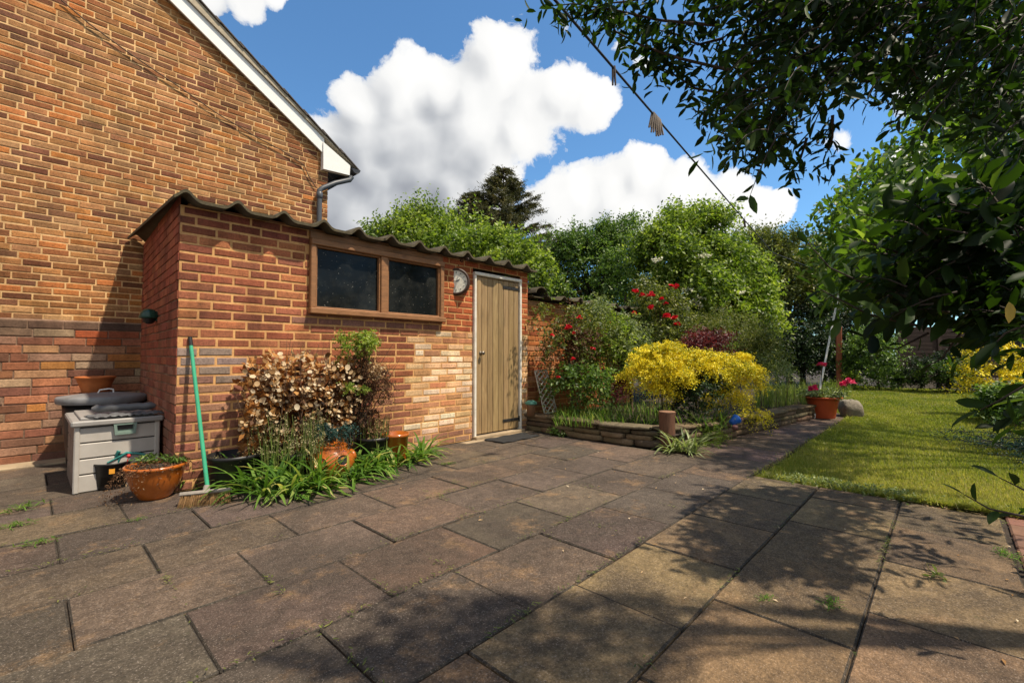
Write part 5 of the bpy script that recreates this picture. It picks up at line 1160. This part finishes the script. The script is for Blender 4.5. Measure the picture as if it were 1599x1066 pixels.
for pts, d in (([(1140, 110), (1063, 92), (1001, 71), (962, 50), (944, 22), (930, -15)], 2.5), ([(1120, 40), (1030, 32), (960, 16), (895, 6), (862, 10)], 2.45), ([(1150, 150), (1085, 138), (1045, 112), (1018, 100)], 2.6), ([(1180, 190), (1140, 190), (1108, 168)], 2.7), ([(1110, -20), (1040, -12), (985, 2), (945, 6), (905, 26)], 2.4), ([(1230, 215), (1205, 245), (1178, 258)], 2.7), ([(1260, 215), (1250, 248), (1236, 268)], 2.8), ([(1300, 180), (1300, 215), (1292, 236)], 2.7), ([(1130, 60), (1090, 70), (1052, 52), (1010, 44)], 2.6), ([(1130, 10), (1075, 20), (1030, 70), (1012, 88)], 2.55)):
    polybranch(rng, mb, lf, [D(x, y, (d+.05*i)*KS) for i, (x, y) in enumerate(pts)], .009*KS, .026*KS, .085*KS, .031*KS, .5)
    for i in range(1, len(pts)):
        c = D(*pts[i], (d+.05*i)*KS); n = 3; lf.add(*sprays(rng, np.array([list(c)]*n), rng.normal(0, 1, (n, 3))+np.array([0, 0, -.3]), KS*rng.uniform(.10, .18, n), 7, .078*KS, .028*KS, .3))
for (x, y, d, r) in ((1180, 60, 2.6, .04), (1300, 100, 2.8, .05), (1420, 80, 2.9, .06), (1250, -80, 2.9, .05), (1540, 120, 2.6, .05), (1480, -150, 3.2, .06), (1120, -60, 2.8, .035), (1650, -300, 3.2, .05)):
    e = D(x, y, d*KS); m = fork.lerp(e, .55)+V((0, 0, .18)); mb.tube([fork-V((0, 0, .2)), m, e], [r*.6, r*.35, r*.08], 8, jit=.08)
mb.build('trunk', barkM, ov); lf.build('crown', L_over, ov, tmpl='oval')

# sunlit leafy tree behind it, on the right
rng = np.random.default_rng(202); t2 = V((7.2, -2.2, -.04)); ft = t2+V((0, .1, 1.6)); lt_ = thing('lime_tree', t2, 'fresh green leafy tree glowing in the sun behind the dark right hand shrub', 'tree'); lf = LF(); mb = MB(); mb.tube([t2, t2+V((.05, 0, .8)), ft], [.12, .10, .08], 10)
for poly, d0, d1, n, tone in (([(1320, 300), (1390, 250), (1440, 270), (1420, 440), (1330, 470), (1290, 400)], 5.5, 7.5, 420, .55), ([(1400, 235), (1450, 190), (1520, 190), (1640, 160), (1640, 420), (1440, 430), (1390, 330)], 3.4, 6.0, 480, .5), ([(1450, 140), (1520, 120), (1640, 120), (1640, 220), (1470, 190)], 3.6, 5.5, 160, .6)):
    P = polypts(rng, poly, d0, d1, n); o = nrm(P-np.array(ft))+rng.normal(0, .4, P.shape)+np.array([0, 0, -.2]); lf.add(*sprays(rng, P, o, rng.uniform(.25, .45, n), 9, .105, .046, .35, tone=np.clip(rng.normal(tone, .16, n), 0, 1)))
for i in range(14):
    e = V(tuple(P[0])) if i == 0 else V(tuple(lf.p[i % 3][0][rng.integers(len(lf.p[i % 3][0]))])); mb.tube([ft-V((0, 0, .3)), ft.lerp(e, .5)+V((0, 0, .2)), e], [.045, .025, .006], 6)
mb.build('trunk', barkM, lt_); lf.build('crown', L_lime, lt_, tmpl='oval')

# dark broad-leaved shrub in the right foreground
rng = np.random.default_rng(203); s3 = V((3.3, -1.2, -.05)); sf = s3+V((-.05, .12, .8)); bl_ = thing('laurel_shrub', s3, 'large dark broad leaved shrub filling the right side beside the lawn', 'shrub'); lf = LF(); mb = MB()
for k in range(5): mb.tube([s3+V((.06*k-.12, .04*(k % 2), 0)), s3+V((.10*k-.2, .1, .5)), sf+V((.14*k-.3, .05*k, .3))], [.035, .028, .02], 7)
P3 = [(1440, 400), (1450, 350), (1490, 310), (1640, 240), (1640, 545), (1580, 530), (1540, 500), (1480, 490), (1430, 480), (1410, 450)]
P = polypts(rng, P3, 1.75, 2.9, 270); o = nrm(P-np.array(sf))+rng.normal(0, .35, P.shape); lf.add(*sprays(rng, P, o, rng.uniform(.16, .28, len(P)), 8, .115, .046, .35, tone=np.clip(rng.normal(.45, .16, len(P)), 0, 1)))
twigs(rng, P, o, rng.uniform(.15, .26, len(P)), .005, .35, 'twigs', twigM, bl_)
P = polypts(rng, [(1640, 200), (1950, 200), (1950, 900), (1640, 900)], 1.7, 2.8, 40); o = nrm(P-np.array(sf))+rng.normal(0, .35, P.shape); lf.add(*sprays(rng, P, o, rng.uniform(.16, .28, len(P)), 8, .115, .046, .35, tone=np.clip(rng.normal(.45, .16, len(P)), 0, 1)))
for pts, d, ll, st_ in (([(1440, 470), (1357, 446), (1296, 418), (1262, 380)], 1.95, .095, .055), ([(1440, 510), (1357, 491), (1300, 462), (1268, 444)], 1.95, .095, .055), ([(1420, 400), (1375, 385), (1335, 372)], 2.0, .09, .05), ([(1660, 818), (1600, 806), (1545, 794), (1506, 772)], 1.38, .082, .034), ([(1660, 800), (1610, 770), (1560, 745)], 1.42, .085, .045), ([(1680, 560), (1620, 590), (1560, 625), (1530, 640)], 1.45, .10, .05), ([(1680, 500), (1620, 500), (1570, 520), (1545, 545)], 1.5, .105, .05), ([(1680, 640), (1620, 640), (1585, 665)], 1.5, .10, .05), ([(1450, 520), (1400, 545), (1372, 540)], 2.2, .09, .05), ([(1500, 520), (1470, 560), (1440, 575)], 2.3, .09, .06)):
    polybranch(rng, mb, lf, [D(x, y, d+.04*i) for i, (x, y) in enumerate(pts)], .006, st_, ll, ll*.40, .5, .25)
Pm = polypts(rng, [(1360, 400), (1385, 340), (1430, 300), (1480, 300), (1470, 400), (1450, 470), (1390, 470), (1345, 450)], 2.1, 3.0, 55); om = nrm(Pm-np.array(sf))+rng.normal(0, .35, Pm.shape); l2 = LF(); l2.add(*sprays(rng, Pm, om, rng.uniform(.16, .28, len(Pm)), 8, .115, .046, .35, tone=np.clip(rng.normal(.5, .16, len(Pm)), 0, 1))); l2.build('painted_backlit_foliage', L_lime, bl_, tmpl='oval'); twigs(rng, Pm, om, rng.uniform(.15, .26, len(Pm)), .005, .35, 'twigs', twigM, bl_)  # brighter leaf colour paints backlight onto this part of the same dark shrub
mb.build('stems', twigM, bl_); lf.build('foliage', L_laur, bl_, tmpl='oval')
rng = np.random.default_rng(204); c = D(1578, 482, 1.5); o_ = LF(); o_.add(np.array([list(D(1575, 505, 1.5))]), np.array([[.15, -.1, 1.]]), np.array([[-1., -.4, .2]]), np.array([.075]), np.array([.03]), np.array([.8]))
yl = o_.build('yellowed_leaf', leafmat('yellow_leaf', [(0, g(.25, .15, .02)), (1, g(.5, .34, .06))], .45), bl_, tmpl='oval')

# lawn grass
def lawn_top(x): return 1.12 if x < 8.9 else 1.12+min(2.0, (x-8.9)*.6)
rng = np.random.default_rng(301); n = 230000; u = rng.uniform(0, 1, n); x = 4.02+13.8*u**2.0; yt = np.where(x < 8.9, 1.12, 1.12+np.minimum(2.0, (x-8.9)*.6)); y = -1.3-.0*x+(yt+1.3)*rng.uniform(0, 1, n); y = np.where(x > 8, y-rng.uniform(0, .8, n)*0, y)
B = np.stack([x, y, -.012+.012*np.sin(x*2.1+y)+.01*np.sin(y*3.3-x)], -1); a = rng.uniform(0, 6.28, n); dist = np.hypot(x, y)
h = rng.uniform(.014, .034, n)*(1+.15*np.sin(x*5+y*3)); w = .0028*np.maximum(1, dist/3.5)*rng.uniform(.7, 1.3, n); ln = rng.uniform(0, .8, n)
hd = np.stack([np.cos(a), np.sin(a), np.zeros(n)], -1); sd_ = np.stack([-np.sin(a), np.cos(a), np.zeros(n)], -1); up = np.array([0, 0, 1.])
vs = np.stack([B-sd_*w[:, None], B+sd_*w[:, None], B+up*h[:, None]+hd*(h*ln)[:, None]], 1)
patch = .5*np.sin(x*1.3+1.7*np.sin(y*1.9))*np.sin(y*2.3+1.1*np.sin(x*.9+.5))+.35*np.sin(x*3.1-y*2.2+1.3*np.sin(y*4.1))
tone = np.clip(.46+.22*patch+.22*np.exp(-((x-5.0)/1.0)**2-((y-.1)/.55)**2)+rng.normal(0, .17, n), 0, 1)
o = npmesh('lawn_grass', vs.reshape(-1, 3), np.arange(3*n).reshape(-1, 3), tone, L_grass, None, (9, 0, 0), False); tagit(o, 'short mown lawn grass with dry yellowish patches', 'grass', None, 'stuff')
# lawn edge: longer tufts, clover and litter
rng = np.random.default_rng(302); n = 900; B = np.stack([rng.normal(4.07, .05, n), rng.uniform(-.5, 1.15, n), np.full(n, -.02)], -1); m = 500; B2 = np.stack([rng.uniform(4.1, 9, m), rng.normal(1.09, .025, m), np.full(m, -.02)], -1)
o = grassy('edge_grass', 'ragged longer grass along the lawn edge', 'grass', np.concatenate([B, B2]), (.04, .10), (.0, .7), .005, 303, L_grass, 'stuff')
n = 340; B = np.stack([rng.normal(4.10, .06, n), np.concatenate([rng.normal(.72, .1, 180), rng.normal(.35, .12, 100), rng.uniform(-.4, 1, 60)]), rng.uniform(-.01, .025, n)], -1); lf = LF(); lf.add(*sprays(rng, B, rng.normal(0, 1, (n, 3))*np.array([1, 1, .2])+np.array([0, 0, .5]), rng.uniform(.02, .05, n), 6, .016, .014, .1)); o = lf.build('clover', L_grey, None, (4.1, .5, 0)); tagit(o, 'low clover growing where the lawn meets the paving', 'clover', None, 'stuff')
n = 150; B = np.stack([rng.normal(4.03, .035, n), rng.uniform(-.45, .6, n), rng.uniform(-.015, .004, n)], -1); m = 60; B2 = np.stack([rng.uniform(1.5, 4.3, m), rng.uniform(-.3, 3.4, m), np.full(m, .004)], -1); m2 = 16; B3 = np.stack([rng.uniform(1.9, 3.6, m2), rng.normal(-.20, .03, m2), np.full(m2, .006)], -1); B = np.concatenate([B, B2, B3]); n = len(B); lf = LF(); lf.add(B, np.stack([rng.normal(0, 1, n), rng.normal(0, 1, n), rng.uniform(0, .15, n)], -1), np.array([0, 0, 1.])+rng.normal(0, .2, (n, 3)), rng.uniform(.012, .035, n), rng.uniform(.004, .014, n), rng.uniform(.3, 1, n)); o = lf.build('leaf_litter', L_dry, None, (4, .5, 0)); tagit(o, 'scattered dry leaf scraps on the paving and lawn edge', 'leaf litter', None, 'stuff')
# weeds in the joints: one tuft, then copies
spots = [(G(30, 797), 1.5, 'grass weed tuft at the left edge of the paving, farthest from the camera'), (G(18, 824), 1.2, 'grass weed tuft at the left edge of the paving, middle of three'), (G(58, 850), 1.0, 'grass weed tuft at the left edge of the paving, nearest the camera'), (G(214, 812), .55, 'tiny weed in the paving joint below the amber pot'), (G(1297, 945), .75, 'small weed sprouting in the joint of the tan slabs, lower right'), (G(1572, 868), .9, 'weed growing in the joint beside the red brick edging'), (G(700, 725), .8, 'flat weed on the paving between strappy clump and doormat'), (G(1195, 935), .5, 'faint mossy tuft on a tan slab')]
rng = np.random.default_rng(305); n = 70; B = np.stack([rng.normal(0, .045, n), rng.normal(0, .02, n), np.zeros(n)], -1); first = None
for (p, s, lab) in spots:
    if first is None:
        first = blades(rng, B, rng.uniform(0, 6.28, n), rng.uniform(.02, .06, n), rng.uniform(.1, 1.0, n), .005*rng.uniform(.7, 1.3, n), rng.uniform(.3, .8, n), 'weed_tuft', L_strap, None, (0, 0, 0), seg=4); o = first
    else: o = first.copy(); COL.objects.link(o)
    o.location = p; o.rotation_euler = (0, 0, R_.uniform(-.6, .6)); o.scale = (s, s, s*.8); tagit(o, lab, 'weed', 'weeds in the paving joints')
# a withered sprig lying on the slabs
q = G(1465, 900); sg = thing('withered_sprig', q, 'withered leafy sprig lying on the dark tan slab at lower right', 'fallen sprig'); mb = MB(); mb.tube([q+V((0, 0, .006)), q+V((.03, .03, .012)), q+V((.08, .04, .02)), q+V((.11, .0, .012))], .0022, 5); mb.tube([q+V((.0, .0, .006)), q+V((-.06, .03, .004)), q+V((-.09, .02, .004))], .002, 5); mb.build('stem', L_stalk, sg)
rng = np.random.default_rng(306); lf = LF(); lf.add(*sprays(rng, np.array([list(q+V((.0, .0, .01)))]*3), rng.normal(0, 1, (3, 3))*np.array([1, 1, .1]), np.full(3, .035), 4, .032, .02, 0)); lf.build('leaves', L_grey, sg)

rng = np.random.default_rng(310); B = []
for yj in (1.15, 1.62, 2.085, 2.54, 3.0, 3.46, .69, .235, -.22):
    for k in range(11):
        x0 = rng.uniform(-1.2, 4.0); l = rng.uniform(.05, .5); m = int(l*90*rng.uniform(.3, 1)); B.append(np.stack([x0+l*rng.uniform(0, 1, m), yj+rng.normal(0, .007, m), np.full(m, -.012)], -1))
for k in range(26):
    x0, yj = rng.choice([.125, .425, .725, 1.025, 1.325, 1.625, 1.925, 2.225, 2.525, 2.825]), rng.uniform(1.2, 3.6); m = int(rng.uniform(4, 22)); B.append(np.stack([x0+rng.normal(0, .008, m), yj+rng.normal(0, .05, m), np.full(m, -.012)], -1))
B = np.concatenate(B); B = B[B[:, 0] < 3.98]; n = len(B); o = blades(rng, B, rng.uniform(0, 6.28, n), rng.uniform(.012, .034, n), rng.uniform(.1, 1.2, n), .005*rng.uniform(.6, 1.4, n), rng.uniform(.1, .8, n), 'joint_moss', L_olive, None, (1.5, 1.5, 0), seg=3); tagit(o, 'moss and tiny weeds packed in the paving joints', 'moss', None, 'stuff')
# ================================================================= CAMERA, LIGHT, SKY
cam = bpy.data.cameras.new('camera'); co = bpy.data.objects.new('camera', cam); COL.objects.link(co)
cam.sensor_width = 36; cam.lens = 36*FPX/1599; cam.clip_end = 1000; cam.clip_start = .02
mw = Matrix((Rt, Up, -Fw)).transposed().to_4x4(); mw.translation = EYE; co.matrix_world = mw
SC.camera = co
AZ, EL = rad(23), rad(62)
sdir = V((math.sin(AZ)*math.cos(EL), -math.cos(AZ)*math.cos(EL), math.sin(EL)))
sl = bpy.data.lights.new('sun', 'SUN'); so = bpy.data.objects.new('sun', sl); COL.objects.link(so)
sl.energy = 3.6; sl.angle = rad(1.2); sl.color = (1, .885, .71); so.rotation_euler = sdir.to_track_quat('Z', 'Y').to_euler(); so.location = (0, -5, 12)
w = bpy.data.worlds.new('World'); SC.world = w; w.use_nodes = True; t = NT(w.node_tree); bg = w.node_tree.nodes['Background']
sky = t.n('ShaderNodeTexSky', sky_type='NISHITA'); sky.sun_disc = False; sky.sun_elevation = EL; sky.sun_rotation = math.atan2(sdir.x, sdir.y); sky.air_density = 1.0; sky.dust_density = .3; sky.ozone_density = 3.0; sky.altitude = 200
# cumulus clouds as a density field over the sky's directions
def ang(px, py, r):
    a = ray(px, py).normalized(); b = ray(px+r, py).normalized(); return a, (a-b).length
CL = [(775, 112, 72), (735, 150, 66), (690, 150, 55), (635, 150, 62), (565, 160, 46), (835, 170, 62), (890, 150, 50), (925, 165, 42), (640, 230, 95), (740, 225, 95), (815, 205, 62), (560, 250, 75), (545, 320, 75), (640, 330, 80), (720, 310, 70), (775, 290, 50),
      (1005, 282, 56), (955, 290, 42), (1065, 298, 58), (905, 305, 42), (1135, 315, 56), (1180, 325, 36), (1215, 335, 34), (1000, 345, 62), (1080, 350, 55), (870, 325, 58),
      (385, -2, 36), (330, -15, 40), (430, -20, 30), (1330, 215, 48), (1440, 150, 60), (1000, 100, 34), (965, 75, 26), (880, 42, 26), (1420, 240, 40)]
THIN = {29: .55, 30: .8, 31: .42, 32: .38, 33: .40, 34: .6}
grp = bpy.data.node_groups.new('cloud_density', 'ShaderNodeTree')
grp.interface.new_socket('Vector', in_out='INPUT', socket_type='NodeSocketVector'); grp.interface.new_socket('Density', in_out='OUTPUT', socket_type='NodeSocketFloat'); grp.interface.new_socket('Soft', in_out='OUTPUT', socket_type='NodeSocketFloat'); grp.interface.new_socket('Base', in_out='OUTPUT', socket_type='NodeSocketFloat')
q = NT(grp); gi = q.n('NodeGroupInput'); go = q.n('NodeGroupOutput'); vin = gi.outputs[0]
def vm(q, op, a, b=None):
    o = q.n('ShaderNodeVectorMath', operation=op); q.put(o.inputs[0], a)
    if b is not None: q.put(o.inputs[1], b)
    return o
ncol = q.noise(5.5, 3, .55, vec=vin, out='Color'); d1 = vm(q, 'SUBTRACT', ncol, (.5, .5, .5)).outputs[0]
sc = vm(q, 'SCALE', d1); sc.inputs['Scale'].default_value = .085
pv = vm(q, 'ADD', vin, sc.outputs[0]).outputs[0]
acc = None
FILL_CLOUDS = [((-Fh+V((0, 0, .75))).normalized(), .62), ((-Fh+Rt*.9+V((0, 0, .5))).normalized(), .5), ((-Fh-Rt*.9+V((0, 0, .45))).normalized(), .55), ((-Rt+V((0, 0, .8))).normalized(), .42), ((Rt*1.0+V((0, 0, .9))).normalized(), .38)]  # unseen clouds behind and beside the camera, added to raise the ambient light
for i, (px, py, rr) in enumerate(CL):
    a, rd_ = ang(px, py, rr*1.06)
    dd = vm(q, 'DISTANCE', pv, tuple(a)).outputs['Value']
    f = q.math('SUBTRACT', THIN.get(i, 1.0), q.math('MULTIPLY', dd, 1/rd_))
    if i in THIN: f = q.math('MULTIPLY', f, .6)
    acc = f if acc is None else q.math('SMOOTH_MAX', acc, f, .12)
base = acc
vo = q.n('ShaderNodeTexVoronoi'); q.l(pv, vo.inputs['Vector']); vo.inputs['Scale'].default_value = 10; vo.inputs['Detail'].default_value = 4; vo.inputs['Roughness'].default_value = .55; vo.inputs['Lacunarity'].default_value = 2.3; vo.normalize = True
for a, rd_ in FILL_CLOUDS:
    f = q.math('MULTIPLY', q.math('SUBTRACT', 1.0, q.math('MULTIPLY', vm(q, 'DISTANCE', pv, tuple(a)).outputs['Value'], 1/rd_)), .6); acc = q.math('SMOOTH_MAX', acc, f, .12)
base = acc
nb1 = q.noise(16, 8, .66, vec=pv)
acc = q.math('ADD', acc, q.math('MULTIPLY', q.math('SUBTRACT', .31, vo.outputs['Distance']), .95))
acc = q.math('ADD', acc, q.math('MULTIPLY', q.math('SUBTRACT', nb1, .5), .85))
v1 = q.n('ShaderNodeTexVoronoi', feature='SMOOTH_F1'); q.l(pv, v1.inputs['Vector']); v1.inputs['Scale'].default_value = 10; v1.inputs['Smoothness'].default_value = .6
soft = q.math('ADD', base, q.math('MULTIPLY', q.math('SUBTRACT', .31, v1.outputs['Distance']), .8)); soft = q.math('ADD', soft, q.math('MULTIPLY', q.math('SUBTRACT', q.noise(13, 3, .5, vec=pv), .5), .5))
q.l(acc, go.inputs[0]); q.l(soft, go.inputs[1]); q.l(base, go.inputs[2])
CK = 3.45; dv = t.vec('Generated')
def dens(v, k=0):
    o = t.n('ShaderNodeGroup'); o.node_tree = grp; t.l(v, o.inputs[0]); return o.outputs[k]
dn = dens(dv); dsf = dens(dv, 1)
sv = vm(t, 'ADD', dv, tuple(V((.6, -.6, .55))*.04)).outputs[0]
ds = dens(sv, 1)
uv = vm(t, 'ADD', dv, (.075, -.08, .11)).outputs[0]; du = dens(uv, 2)
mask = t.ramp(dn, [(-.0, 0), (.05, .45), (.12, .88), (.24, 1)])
sh = t.math('MULTIPLY', t.math('SUBTRACT', dsf, ds), .45)
und = t.map(du, -.05, .80, .72, .20)
lum = t.math('ADD', sh, und, clamp=True)
ccol = t.ramp(lum, [(.10, (.36, .38, .43)), (.30, (.54, .56, .60)), (.50, (.78, .79, .81)), (.66, (.96, .96, .96)), (1, (1.08, 1.07, 1.06))])
skc = t.mix(1.0, sky.outputs[0], (.42, .60, .67, 1), 'MULTIPLY')
cl_s = t.mix(1.0, ccol, (CK, CK, CK*.99, 1), 'MULTIPLY')
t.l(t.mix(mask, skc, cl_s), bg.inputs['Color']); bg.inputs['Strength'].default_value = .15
w.cycles.sampling_method = 'MANUAL'; w.cycles.sample_map_resolution = 512
SC.view_settings.view_transform = 'Standard'; SC.view_settings.look = 'None'; SC.view_settings.exposure = .92; SC.view_settings.gamma = 1
SC.cycles.max_bounces = 6; SC.cycles.transparent_max_bounces = 4; SC.cycles.use_denoising = True
